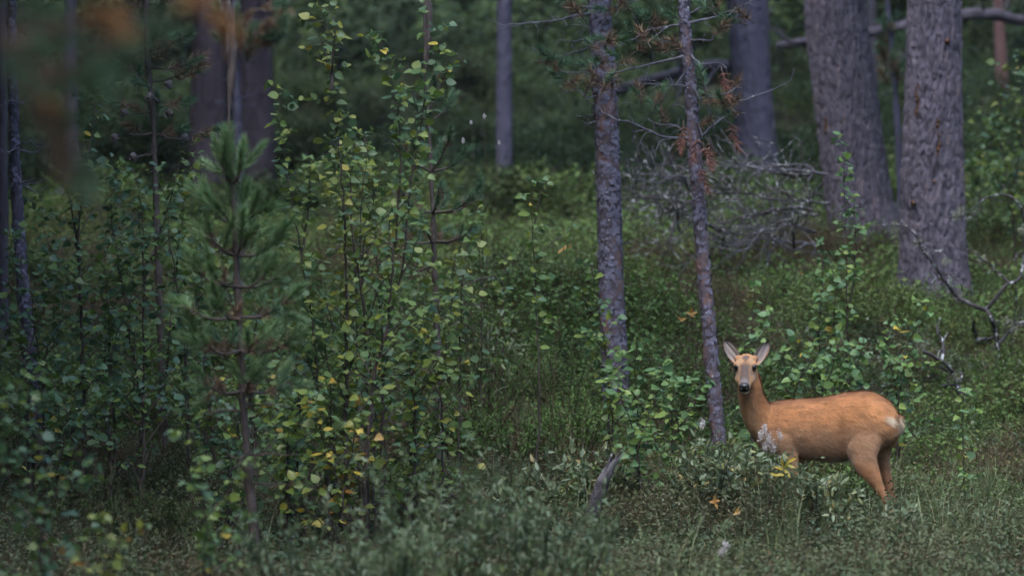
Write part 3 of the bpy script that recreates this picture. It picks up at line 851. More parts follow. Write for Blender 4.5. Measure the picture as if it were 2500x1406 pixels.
for pix, r0, tw, tl in [([(1665, 62), (1585, 74), (1534, 104), (1500, 114)], 0.008, 6, .16), ([(1670, 137), (1585, 157), (1518, 174), (1474, 182)], 0.009, 7, .16), ([(1680, 211), (1600, 206), (1534, 204), (1501, 187)], 0.007, 6, .15),
                        ([(1685, 336), (1618, 334), (1551, 304), (1501, 291), (1467, 268), (1434, 241)], 0.010, 6, .14), ([(1680, 57), (1752, 40), (1802, 20), (1852, -4)], 0.009, 5, .14), ([(1688, 134), (1708, 160), (1722, 217), (1735, 284), (1745, 361)], 0.009, 2, .14),
                        ([(1690, 205), (1712, 254), (1702, 288), (1715, 334), (1717, 365)], 0.007, 2, .12), ([(1712, 157), (1752, 154), (1775, 167), (1776, 194)], 0.005, 1, .08), ([(1700, 335), (1722, 325), (1769, 284), (1799, 251), (1849, 234), (1897, 217), (1930, 197), (1939, 165)], 0.007, 6, .10),
                        ([(1682, 328), (1645, 306), (1601, 304), (1581, 287)], 0.005, 4, .10), ([(1640, 340), (1612, 345), (1595, 375), (1568, 365), (1560, 335)], 0.004, 2, .08), ([(1688, 97), (1720, 100), (1735, 98), (1752, 85)], 0.006, 3, .08), ([(1685, 35), (1715, 15), (1730, -5)], 0.008, 2, .1),
                        ([(1690, 270), (1650, 255), (1630, 275)], 0.004, 2, .08), ([(1708, 240), (1740, 238), (1778, 225), (1795, 214)], 0.005, 3, .09), ([(1670, 180), (1645, 205), (1625, 190), (1622, 180)], 0.004, 2, .08), ([(1672, 92), (1630, 100), (1590, 92)], 0.005, 3, .09),
                        ([(1700, 300), (1730, 290), (1760, 285), (1790, 305)], 0.004, 1, .06)]:
    branch(pineD, pix, dD - 0.02, r0, 0.0018, 'greybranch', tw + 2, tl, rng.uniform(-0.45, 0.25))
for px, py, k in [(1390, 15, 'mixed'), (1405, 25, 'brown'), (1330, 135, 'green'), (1340, 150, 'mixed'), (1360, 165, 'mixed'), (1375, 195, 'green'), (1398, 200, 'brown'), (1452, 115, 'mixed'), (1470, 150, 'mixed'), (1490, 25, 'mixed'), (1520, 8, 'brown'), (1437, 170, 'mixed'), (1440, 205, 'brown'),
                  (1478, 95, 'green'), (1466, 205, 'brown'), (1380, 2, 'green'), (1355, 148, 'green'), (1505, 137, 'green')]:
    tuft(pineC, px, py, dC - 0.25 + rng.uniform(-.1, .1), k, 1.15)
for px, py, k in [(1575, 38, 'green'), (1595, 45, 'mixed'), (1545, 65, 'green'), (1605, 62, 'brown'), (1500, 100, 'mixed'), (1520, 85, 'green'), (1485, 95, 'brown'), (1570, 85, 'brown'), (1618, 118, 'brown'), (1650, 108, 'brown'), (1570, 115, 'mixed'), (1495, 195, 'brown'), (1478, 210, 'mixed'),
                  (1565, 235, 'mixed'), (1610, 235, 'mixed'), (1600, 265, 'green'), (1620, 283, 'brown'), (1645, 40, 'green'), (1720, 15, 'green'), (1745, 10, 'mixed'), (1775, 60, 'mixed'), (1790, 50, 'green'), (1815, 35, 'brown'), (1760, 70, 'brown'), (1715, 195, 'green'), (1745, 240, 'mixed'), (1765, 250, 'mixed'), (1740, 250, 'brown'),
                  (1768, 200, 'red'), (1798, 198, 'brown'), (1790, 325, 'red'), (1792, 250, 'brown'), (1698, 360, 'red'), (1726, 378, 'red'), (1716, 432, 'red'), (1735, 372, 'red'), (1665, 330, 'red'), (1790, 275, 'mixed'), (1560, 218, 'brown'), (1530, 150, 'brown'), (1725, 298, 'brown')]:
    dr = (rng.uniform(-.4, .4), -0.2, -1) if k == 'red' else None
    tuft(pineD, px, py, dD - 0.2 + rng.uniform(-.1, .1), k, 1.1, dr)
for pix in [[(40, 357), (75, 345), (100, 360), (130, 345)], [(40, 365), (85, 372), (125, 350)], [(46, 445), (70, 448), (105, 440)], [(45, 250), (20, 245), (0, 262)], [(34, 255), (60, 250), (90, 230), (110, 215)], [(38, 362), (15, 372), (0, 365)], [(46, 448), (80, 465), (100, 480)]]:
    branch(pineI, pix, 26.25, 0.005, 0.0014, 'greybranch', 4, 0.09)

# ------------------------------------------------------------------ small pines
def small_pine(label, stem, d, wpx, tufts, kinds, branches=(), cones=(), mat='pinetwig', ts=1.0, name='young_pine', crown=None):
    b = P(stem[-1][0], stem[-1][1], d)
    t = empty(name, (b[0], b[1], gz(b[0], b[1])), label, 'tree', 'young pines')
    pts = [(x, y, w) for (x, y), w in zip(stem, np.linspace(wpx[0], wpx[1], len(stem)))]
    o, S, fr = trunk(t, pts, d, P(stem[0][0], stem[0][1], d)[2] + (1.6 if crown else 0.25), mat, 14, 0.02, 'flaky', 0.05, 0.4)
    for pix in branches:
        branch(t, pix, d, 0.006, 0.0025, mat, 2, 0.08, rng.uniform(-.2, .2))
    for px, py in tufts:
        k = rng.choice(kinds)
        x0 = np.interp(py, [p[1] for p in stem], [p[0] for p in stem])
        tuft(t, px, py, d + rng.uniform(-.22, .12), k, ts, ((px - x0) / 60 + rng.uniform(-.5, .5), rng.uniform(-.6, .2), rng.uniform(0.2, 0.9)))
    for px, py in cones:
        cb = MB()
        p = P(px, py, d - 0.1)
        hh = np.linspace(0, 1, 7)
        cb.tube(np.array([p + [0, 0, 0.022 - 0.05 * q] for q in hh]), 0.022 * np.sin(hh * 2.6 + 0.35), 8, 0, rough=0.25)
        n = 40
        q = nr.random(n); a = nr.random(n) * 6.283
        N = np.stack([np.cos(a), np.sin(a), -0.3 + 0 * a], 1)
        L = p + np.stack([0 * q, 0 * q, 0.022 - 0.05 * q], 1) + N * (0.018 * np.sin(q * 2.6 + .35))[:, None]
        cb.stamp(SMALL[0], SMALL[1], frames(N, randdir(n)) * 0.014, L)
        link('pine_cone', cb.mesh('pine_cone', [M['cone']]), t)
    return t

small_pine('thin young pine carrying grey cones, rising from the shaded birches', [(354, -30), (355, 0), (360, 134), (365, 202), (373, 286), (376, 370), (380, 470), (386, 650)], 26.9, (11, 17),
           [(330, 10), (390, 15), (415, 5), (320, 40), (345, 130), (385, 125), (420, 110), (440, 95), (315, 165), (340, 190), (350, 205), (430, 165), (460, 155), (490, 160), (470, 180), (300, 255), (385, 255), (430, 255), (445, 245), (335, 265), (320, 310), (420, 320), (515, 320), (490, 335), (405, 95), (370, 110), (400, 130), (325, 130), (350, 175), (480, 140), (445, 180)],
           ['green', 'mixed', 'mixed', 'brown'],
           [[(360, 128), (335, 128), (315, 132)], [(362, 130), (390, 125), (430, 100)], [(364, 171), (400, 170), (440, 160), (480, 155)], [(366, 203), (400, 195), (450, 185)], [(372, 272), (340, 275), (300, 278)], [(370, 238), (400, 250), (430, 258)], [(376, 325), (340, 330), (280, 332)], [(376, 325), (400, 332), (430, 340), (500, 338)], [(378, 372), (350, 380), (328, 384)], [(355, 10), (390, 12), (420, 0)], [(356, 15), (330, 15), (305, 5)], [(364, 170), (345, 185), (330, 180)]],
           [(412, 205), (365, 235), (332, 198), (412, 275), (302, 275), (280, 335), (325, 382), (450, 335)], ts=1.15, crown=True)
tf = [(520 + rng.uniform(0, 170), 10 + rng.uniform(0, 130)) for k in range(34)]
small_pine('blurred pine with rusty needle clumps in front of the dark trunks', [(574, -30), (575, 0), (576, 150), (583, 380)], 37.0, (16, 22), tf, ['mixed', 'brown', 'mixed', 'green'],
           [[(576, 60), (610, 50), (650, 60)], [(576, 100), (540, 95), (520, 80)], [(577, 150), (620, 150), (650, 145)], [(578, 205), (540, 190), (500, 180)], [(580, 240), (610, 235), (660, 215)], [(580, 265), (550, 255), (510, 240)], [(581, 262), (620, 255), (650, 240)]], mat='bark_far', ts=1.5, crown=True)
tf = [(2150 + rng.uniform(0, 50), 10 + rng.uniform(0, 190)) for k in range(16)]
small_pine('thin pine with orange-tipped clumps growing between the two big trunks', [(2163, -30), (2166, 0), (2178, 130), (2190, 280), (2197, 450)], 39.0, (11, 17), tf, ['mixed', 'brown', 'green'],
           [[(2182, 140), (2205, 143), (2220, 140)], [(2184, 180), (2150, 195), (2130, 205)], [(2184, 225), (2160, 230), (2140, 232)], [(2185, 180), (2200, 185), (2215, 183)]], mat='bark_far', ts=1.3, crown=True)

def shoot_pine(label, stem, d, wpx, whorls, dead=(), name='young_pine', ts=1.0, mat='pinetwig', col=('young', 'youngmix')):
    """young pine built from whorls: (py, reach px, rise px, number, brownish)"""
    b = P(stem[-1][0], stem[-1][1], d)
    t = empty(name, (b[0], b[1], gz(b[0], b[1])), label, 'tree', 'young pines')
    pts = [(x, y, w) for (x, y), w in zip(stem, np.linspace(wpx[0], wpx[1], len(stem)))]
    trunk(t, pts, d, P(stem[0][0], stem[0][1], d)[2] + 0.05, mat, 12, 0.02, 'flaky', 0.05, 0.5)
    tl = world_loc(t)
    k2 = d / F
    p0 = P(stem[0][0], stem[0][1], d)
    for dz in (0.16, 0.26, 0.38):
        put('needle_tuft', rng.choice(TUFT[col[0]]), t, tl, p0 - np.array([0, 0, dz]), frames(np.array([[0.02, 0, 1.0]]), randdir(1))[0], ts)
    for py, reach, rise, num, br in whorls:
        x0 = np.interp(py, [p[1] for p in stem], [p[0] for p in stem])
        o = P(x0, py, d)
        a0 = rng.random() * 6.28
        for i in range(num):
            a = a0 + i * 6.283 / num + rng.uniform(-.3, .3)
            R = reach * k2 * rng.uniform(0.75, 1.1)
            tip = o + np.array([math.cos(a) * R, math.sin(a) * R, rise * k2 * rng.uniform(.6, 1.3)])
            mid = (o + tip) / 2 + np.array([0, 0, -0.12 * R])
            S = smooth_path([o, mid, tip], 8)
            bb = MB(); bb.tube(S, np.linspace(0.008, 0.003, 8), 5)
            br_o = link('branch', bb.mesh('branch', [M[mat]], True), t)
            n = max(3, int(R / 0.075))
            for j in range(n):
                q = 0.3 + 0.7 * (j + 1) / n
                s = S[min(7, int(q * 7))]
                dr = norm(tip - mid) * 0.9 + nr.normal(0, 0.45, 3) + np.array([0, 0, 0.35])
                if q < 0.72 and rng.random() < br: kind = 'mixed' if rng.random() < 0.4 else 'brown'
                else: kind = col[0] if rng.random() > br else col[1]
                put('needle_tuft', rng.choice(TUFT[kind]), t, tl, s, frames(norm(dr)[None], randdir(1))[0], ts * rng.uniform(0.85, 1.2))
    for pix in dead:
        branch(t, pix, d, 0.006, 0.002, mat, 5, 0.12, rng.uniform(-.3, .3), name='dead_branch')
    return t

shoot_pine('bushy young pine with soft blue-green shoots and a bare lower stem', [(560, 300), (566, 420), (575, 600), (588, 850), (594, 1000), (604, 1120), (614, 1240)], 20.6, (7, 25),
           [(450, 45, 55, 4, 0.0), (545, 70, 45, 4, 0.0), (625, 95, 40, 5, 0.2), (700, 110, 35, 5, 0.35), (775, 135, 40, 5, 0.4), (855, 150, 20, 6, 0.7), (955, 135, 25, 5, 0.8)],
           [[(600, 1055), (640, 1050), (680, 1062)], [(596, 1000), (640, 985), (700, 990)], [(596, 1010), (540, 1000), (480, 1010)], [(606, 1110), (650, 1108), (720, 1110)], [(612, 1178), (650, 1180), (710, 1185)], [(604, 1110), (580, 1120), (555, 1105)]], ts=0.82)
shoot_pine('small dense pine standing behind the birch thicket', [(1040, 200), (1048, 330), (1055, 480), (1060, 620), (1065, 760), (1068, 900)], 26.2, (6, 18),
           [(300, 60, 90, 4, 0.1), (420, 95, 70, 5, 0.2), (520, 125, 50, 6, 0.3), (590, 120, 25, 6, 0.5)],
           [[(1062, 690), (1130, 695), (1190, 680), (1240, 690)], [(1064, 640), (1030, 660), (990, 650)], [(1064, 720), (1120, 740), (1200, 750)], [(1066, 780), (1040, 800), (1000, 790)], [(1066, 800), (1120, 790), (1170, 810)]], ts=0.8, col=('green', 'mixed'))

# blurred bough hanging close to the camera
def near_bough():
    d = 7.2
    t = empty('pine_bough', P(-200, -260, d), 'out-of-focus pine bough with green and rusty needles hanging into the upper corner', 'branch')
    tl = world_loc(t)
    paths = [[(-500, -200), (-60, 10), (120, 60), (300, 40), (500, 20)], [(-60, 10), (60, 150), (200, 170), (230, 90)], [(-60, 10), (40, 200), (120, 330), (130, 420)]]
    for k, pix in enumerate(paths):
        branch(t, pix, d, 0.005, 0.0018, 'pinetwig', 3, 0.05, -0.1, name='twig', jy=0.03)
        n = 11
        S = smooth_path([(x, y, 0) for x, y in pix], 40)
        for i in range(n):
            x, y, _ = S[int(10 + 29 * i / (n - 1))]
            dr = norm(np.array([0.6, rng.uniform(-.6, .6), rng.uniform(-.7, .4)]))
            put('needle_tuft', rng.choice(TUFT[rng.choice(['green', 'rust', 'mixed', 'mixed', 'green'])]), t, tl, P(x, y, d + rng.uniform(-.15, .15)), frames(dr[None], randdir(1))[0], rng.uniform(0.5, 0.75))
near_bough()

# ------------------------------------------------------------------ birches
def birch(label, stems, d, nleaf, spread, mat='birch', yellow=0.05, ls=1.0, tw=0.55, rad=0.008, t0=0.15, group='young birches', name='birch_sapling', orange=0.0, bare=0.0):
    b = P(stems[0][0][0], stems[0][0][1], d)
    g = gz(b[0], b[1])
    t = empty(name, (b[0], b[1], g), label, 'sapling', group)
    nleaf = min(292, int(nleaf * 1.65))
    tl = world_loc(t)
    pos, dirs = [], []
    tot = sum(len(s) for s in stems)
    lens = []
    S_all = []
    for s in stems:
        dd = d + rng.uniform(-0.12, 0.12)
        pts = np.array([P(x, y, dd + rng.uniform(-0.06, 0.06)) for x, y in s])
        r = rad
        if s[0][1] > 760 or len(S_all) == 0:
            gg = gz(pts[0][0], pts[0][1])
            if pts[0][2] > gg + 0.02:
                pts = np.vstack([[pts[0][0] + rng.uniform(-.05, .05), pts[0][1], gg - 0.04], pts])
        L = np.linalg.norm(np.diff(pts, axis=0), axis=1).sum()
        S_all.append((smooth_path(pts, max(10, int(L / 0.05))), L)); lens.append(L)
    for (S, L) in S_all:
        n = len(S)
        mb = MB()
        r0 = rad * (0.6 + 0.4 * L / max(lens))
        S[1:] += nr.normal(0, 0.0035, (n - 1, 3))
        mb.tube(S, np.linspace(r0, 0.0012, n) ** 1.0, 6)
        nl = max(4, int(nleaf * L / sum(lens)))
        nb = max(3, int(nl * tw / 5))
        cnt = 0
        for i in range(nb):
            q = t0 + (1 - t0) * ((i + rng.random()) / nb) ** 0.9
            k = min(n - 2, int(q * (n - 1)))
            p = S[k]
            a = rng.random() * 6.283
            l = spread * (1 - 0.72 * q) * rng.uniform(0.45, 1.15) + 0.03
            h = np.array([math.cos(a), math.sin(a), 0])
            e = p + h * l * 0.8 + np.array([0, 0, l * rng.uniform(0.25, 0.75)])
            mid = p + h * l * 0.38 + np.array([0, 0, l * rng.uniform(0.25, 0.45)])
            B = smooth_path([p, mid, e], 6)
            mb.tube(B, np.linspace(r0 * (1 - q) * 0.45 + 0.0016, 0.0009, 6), 4)
            m = max(2, int(round(nl * tw / nb)))
            for j in range(m):
                u = 0.3 + 0.7 * (j + 0.6) / m
                f = u * 5; c = min(4, int(f)); f -= c
                pos.append(B[c] * (1 - f) + B[c + 1] * f)
                dirs.append(norm(e - p) * 0.55 + randdir(1)[0] * np.array([0.9, 0.9, 0.35]))
            cnt += m
        for j in range(max(0, nl - cnt)):
            q = max(t0, 0.3) + (1 - max(t0, 0.3)) * (j + rng.random()) / max(1, nl - cnt)
            k = min(n - 2, int(q * (n - 1)))
            a = j * 2.4 + rng.uniform(-.4, .4)
            pos.append(S[k]); dirs.append(np.array([math.cos(a), math.sin(a), rng.uniform(-.1, .4)]))
        link('stem', mb.mesh('stem', [M['twig']], True), t)
    pos, dirs = np.array(pos), norm(np.array(dirs))
    n = len(pos)
    dirs[:, 2] -= nr.uniform(0.0, 0.6, n)
    Z = norm(np.array([0.0, -0.35, 0.8]) + nr.normal(0, 0.45, (n, 3)))
    R = frames(dirs, Z)
    for i in range(n):
        x = rng.random()
        mm = 'yellow' if x < yellow * 0.3 else ('orange' if x < yellow * 0.3 + orange * 0.4 else mat)
        put('leaf', leaf_mesh(rng.randrange(4), mm), t, tl, pos[i], R[i], ls * rng.choice((0.6, 0.75, 0.9, 1.0, 1.15)) * rng.uniform(0.85, 1.1))
    return t

# central thicket, a little nearer than the deer
birch('tall birch of the central thicket whose tip carries two yellow leaves', [[(845, 1180), (845, 904), (844, 655), (839, 484), (820, 300), (800, 160), (765, 40)], [(808, 220), (815, 120), (822, 30)]], 23.2, 170, 0.42, 'birch_olive', 0.07, rad=0.013)
birch('tall birch of the central thicket with one yellow leaf at its very top', [[(890, 1200), (914, 925), (945, 790), (972, 484), (975, 300), (950, 170), (920, 72)]], 23.0, 160, 0.42, 'birch', 0.06, rad=0.013)
birch('slender birch reaching highest at the far side of the thicket', [[(930, 1200), (945, 812), (982, 655), (1003, 450), (1035, 250), (1045, 30)], [(1012, 420), (1060, 250), (1105, 165), (1140, 148)]], 23.6, 150, 0.38, 'birch', 0.06, rad=0.011)
birch('birch with a nodding pair of round top leaves left of the central thicket', [[(760, 1150), (775, 900), (735, 620), (700, 420), (678, 300), (690, 210)], [(735, 620), (760, 480), (745, 350)]], 23.9, 150, 0.40, 'birch', 0.04, rad=0.010)
birch('bushy birch filling the middle of the central thicket', [[(900, 1200), (890, 800), (880, 560), (900, 330)], [(890, 760), (860, 560), (860, 400), (880, 300)], [(905, 800), (950, 620), (940, 420)]], 24.0, 230, 0.50, 'birch', 0.05, rad=0.010)
birch('low spreading birch with yellow and orange lower leaves', [[(830, 1230), (860, 1090), (880, 950)], [(840, 1200), (920, 1080), (970, 1030)], [(830, 1200), (790, 1080), (770, 980)]], 22.6, 160, 0.45, 'birch_olive', 0.5, orange=0.12, rad=0.008)
birch('birch at the outer edge of the thicket with pale green sprays', [[(1060, 1180), (1075, 950), (1100, 760), (1110, 620)], [(1075, 950), (1040, 800), (1020, 640)]], 24.2, 150, 0.42, 'birch_olive', 0.05, rad=0.008)
birch('thin birch sapling bending out of the thicket over the dark hollow', [[(1120, 1160), (1125, 880), (1128, 700), (1150, 560), (1165, 500)]], 24.6, 60, 0.28, 'birch', 0.03)
birch('low birch in the heart of the thicket beneath the taller stems', [[(800, 1220), (810, 1000), (790, 820), (770, 660)], [(805, 1000), (850, 880), (870, 760)], [(812, 1040), (760, 900), (720, 800)]], 23.6, 200, 0.48, 'birch', 0.05, rad=0.009)
birch('broad low birch where the thicket meets the young pine', [[(720, 1200), (730, 1000), (700, 820), (690, 700)], [(725, 1000), (760, 860), (800, 760)]], 24.4, 150, 0.42, 'birch_shade', 0.03, rad=0.009)
# shaded thicket
birch('tall dark-stemmed birch in the shaded thicket with a leafy tip', [[(205, 1060), (201, 860), (194, 620), (201, 450), (225, 320), (240, 170)], [(197, 640), (170, 480), (150, 400)]], 25.2, 190, 0.45, 'birch_shade', 0.02, rad=0.014, ls=1.0)
birch('straight birch in the middle of the shaded thicket', [[(350, 1080), (350, 870), (350, 650), (345, 500), (320, 400)], [(350, 700), (400, 540), (430, 430)]], 25.0, 200, 0.45, 'birch_shade', 0.02, rad=0.011)
birch('leaning birch of the shaded thicket with lichen-spotted bark', [[(345, 1020), (320, 830), (290, 640), (270, 500), (300, 400)]], 25.4, 150, 0.45, 'birch_shade', 0.01, rad=0.010)
birch('bushy birch at the picture edge below the bare-branched trunk', [[(70, 1100), (60, 900), (40, 700), (20, 540)], [(65, 900), (110, 740), (120, 600)], [(68, 950), (20, 800), (-10, 700)]], 25.0, 230, 0.48, 'birch_shade', 0.02, rad=0.010)
birch('birch between the shaded thicket and the young pine', [[(460, 1080), (455, 900), (430, 700), (410, 520), (440, 400)], [(455, 880), (490, 700), (500, 540)]], 25.4, 200, 0.45, 'birch_shade', 0.02, rad=0.009)
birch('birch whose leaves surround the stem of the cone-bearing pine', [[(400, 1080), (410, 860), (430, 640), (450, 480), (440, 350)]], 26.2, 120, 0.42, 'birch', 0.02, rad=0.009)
birch('low birch under the shaded thicket with broad green leaves', [[(150, 1120), (140, 980), (110, 860)], [(150, 1100), (190, 950), (240, 870)], [(150, 1100), (240, 1000), (300, 920)]], 24.2, 200, 0.45, 'birch_shade', 0.03, rad=0.008)
birch('birch crowded behind the leaning shaded stems', [[(260, 1060), (250, 850), (120, 600), (100, 470)], [(255, 860), (300, 700), (330, 560)]], 26.4, 180, 0.50, 'birch_shade', 0.02, rad=0.009)
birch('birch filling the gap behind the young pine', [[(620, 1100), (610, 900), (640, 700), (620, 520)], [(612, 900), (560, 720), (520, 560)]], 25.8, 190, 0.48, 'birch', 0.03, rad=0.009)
birch('birch spreading low beside the bare-branched trunk', [[(110, 1100), (100, 900), (80, 760), (90, 640)], [(105, 900), (150, 780), (160, 680)]], 25.8, 190, 0.50, 'birch_shade', 0.02, rad=0.008)
birch('birch filling the shaded thicket between the two tallest dark stems', [[(280, 1080), (270, 880), (260, 700), (255, 560)], [(272, 880), (320, 740), (310, 620)]], 24.9, 190, 0.50, 'birch_shade', 0.02, rad=0.008)
birch('birch behind the cone-bearing pine with small bluish leaves', [[(520, 1080), (500, 880), (480, 700), (500, 560), (490, 450)], [(500, 860), (540, 720), (560, 620)]], 26.6, 180, 0.50, 'birch_shade', 0.02, rad=0.009, ls=0.95)
birch('low leafy birch at the shaded foot of the young pine', [[(560, 1160), (550, 1040), (520, 960)], [(560, 1140), (600, 1000), (640, 940)], [(558, 1120), (480, 1020), (440, 970)]], 22.6, 170, 0.40, 'birch_shade', 0.04, rad=0.007)
birch('low birch between the thicket stems and the hollow', [[(1010, 1180), (1015, 1020), (1000, 900), (1010, 800)], [(1012, 1020), (1060, 900), (1070, 830)]], 24.0, 180, 0.46, 'birch', 0.04, rad=0.008)
birch('birch at the near foot of the central thicket', [[(700, 1200), (705, 1060), (690, 960)], [(702, 1100), (760, 1000), (790, 930)], [(702, 1120), (660, 1020), (640, 950)]], 23.0, 170, 0.44, 'birch', 0.06, rad=0.007)
birch('upright birch in the back row of the central thicket', [[(940, 1100), (930, 820), (920, 600), (900, 420), (890, 330)], [(930, 800), (1000, 640), (1040, 520)]], 25.4, 190, 0.48, 'birch', 0.04, rad=0.009)
birch('birch stem leaning across the middle of the central thicket', [[(860, 1150), (850, 950), (800, 750), (760, 600)], [(850, 940), (900, 820), (960, 740)]], 23.4, 190, 0.50, 'birch', 0.04, rad=0.009)
birch('bushy birch at the right shoulder of the central thicket', [[(1000, 1150), (1010, 900), (1040, 740), (1030, 600)], [(1012, 900), (960, 780), (940, 680)], [(1012, 860), (1090, 760), (1110, 700)]], 24.8, 190, 0.48, 'birch', 0.04, rad=0.008)
birch('birch crown showing between the two tallest thicket stems', [[(870, 1000), (870, 700), (850, 480), (830, 350)], [(870, 680), (910, 500), (930, 400)]], 24.6, 190, 0.46, 'birch_olive', 0.05, rad=0.009)
# saplings standing free
birch('lone thin birch sapling with a long bare stem', [[(1316, 1040), (1315, 900), (1308, 700), (1300, 560), (1297, 430)], [(1308, 640), (1340, 600), (1390, 570)], [(1303, 560), (1320, 480), (1340, 430)]], 25.4, 58, 0.16, 'birch', 0.08, t0=0.52, rad=0.007)
birch('leafy birch sapling hugging the thicker flaky trunk', [[(1490, 1080), (1485, 900), (1460, 740), (1440, 640)], [(1485, 900), (1440, 790), (1430, 720)], [(1488, 950), (1450, 860), (1420, 800)]], 25.8, 120, 0.26, 'birch', 0.02, rad=0.007)
birch('round-leaved birch bush in front of the flaky trunks', [[(1560, 1140), (1555, 1000), (1550, 900), (1560, 830)], [(1558, 1100), (1600, 980), (1625, 880)], [(1555, 1090), (1520, 980), (1510, 900)]], 24.9, 170, 0.32, 'birch_pale', 0.02, rad=0.007, ls=1.1)
birch('birch bush between the flaky trunks and the deer', [[(1640, 1110), (1640, 1000), (1650, 900)], [(1640, 1080), (1690, 1000), (1710, 930)]], 25.4, 110, 0.30, 'birch_pale', 0.02, rad=0.006)
birch('tall slim birch with a column of leaves before the leaning big trunk', [[(2070, 960), (2068, 700), (2062, 500), (2058, 310)], [(2070, 760), (2090, 640), (2085, 480)]], 27.8, 105, 0.16, 'birch_pale', 0.03, t0=0.1, rad=0.008)
birch('dense birch sapling at the foot of the leaf column', [[(2010, 980), (2000, 800), (2010, 640), (2000, 580)], [(2015, 950), (2040, 760), (2030, 640)]], 27.4, 150, 0.26, 'birch_pale', 0.03, rad=0.008)
birch('birch sapling rising directly behind the deer head', [[(1838, 1010), (1838, 860), (1838, 760), (1848, 690)], [(1838, 900), (1870, 800), (1890, 770)]], 26.0, 90, 0.24, 'birch_pale', 0.02, rad=0.007)
birch('low birch behind the deer shoulders', [[(1930, 1040), (1920, 930), (1900, 850)], [(1930, 1020), (1960, 900), (1980, 830)]], 26.2, 140, 0.34, 'birch_pale', 0.02, rad=0.006)
birch('low birch behind the middle of the deer back', [[(2040, 1040), (2030, 920), (2050, 830)], [(2040, 1000), (2090, 900), (2110, 840)]], 26.4, 150, 0.34, 'birch_pale', 0.03, rad=0.006)
birch('birch with a few yellowing leaves behind the deer rump', [[(2190, 1080), (2200, 920), (2230, 800), (2275, 735)], [(2192, 1000), (2170, 880), (2160, 780)], [(2200, 940), (2240, 900), (2250, 840)]], 26.4, 170, 0.32, 'birch_pale', 0.05, orange=0.02, rad=0.007)
birch('small birch in the grass beside the deer rump', [[(2352, 1130), (2350, 1020), (2358, 930)]], 25.0, 36, 0.18, 'birch_pale', 0.03, rad=0.005)
birch('birch at the outer edge of the picture behind the dead branches', [[(2480, 720), (2470, 500), (2440, 330), (2450, 220)], [(2475, 520), (2420, 400), (2400, 320)], [(2475, 450), (2500, 300), (2490, 150)]], 35.0, 230, 0.75, 'birch', 0.06, ls=1.25, rad=0.010)
birch('far birch bush in the gap beyond the thickest pine', [[(2400, 640), (2395, 500), (2370, 380)], [(2400, 560), (2440, 460), (2460, 400)]], 38.0, 180, 0.70, 'birch', 0.04, ls=1.25, rad=0.010)
birch('tiny birch sprig at the edge of the mossy bank', [[(1180, 700), (1175, 560), (1190, 480)]], 26.6, 34, 0.20, 'birch', 0.05, rad=0.005)
birch('small sapling in the bilberries past the lone birch', [[(1230, 780), (1228, 690), (1236, 620)]], 27.4, 30, 0.20, 'birch', 0.02, rad=0.005)
# blurred saplings close by at the bottom edge
birch('blurred near birch at the bottom corner with yellowing leaves', [[(100, 1420), (110, 1200), (90, 1060), (60, 930)], [(110, 1250), (200, 1180), (260, 1150)], [(105, 1300), (30, 1180), (0, 1100)]], 17.6, 150, 0.40, 'birch_shade', 0.08, ls=0.85, rad=0.007, orange=0.03)
birch('blurred near birch sapling below the young pine', [[(520, 1430), (500, 1250), (480, 1120), (470, 1050)], [(505, 1300), (560, 1200), (590, 1120)], [(510, 1340), (590, 1280), (610, 1230)]], 18.2, 110, 0.28, 'birch', 0.06, ls=0.85, rad=0.006)
birch('blurred near sapling with orange leaves at the bottom edge', [[(260, 1440), (250, 1320), (240, 1230)], [(255, 1380), (310, 1320), (340, 1290)]], 17.2, 60, 0.24, 'birch_olive', 0.20, orange=0.2, ls=0.8, rad=0.005)
birch('blurred near birch twig poking in at the picture edge', [[(-40, 1300), (-10, 1050), (60, 940), (110, 910)]], 17.0, 46, 0.20, 'birch', 0.03, ls=0.9, rad=0.005)

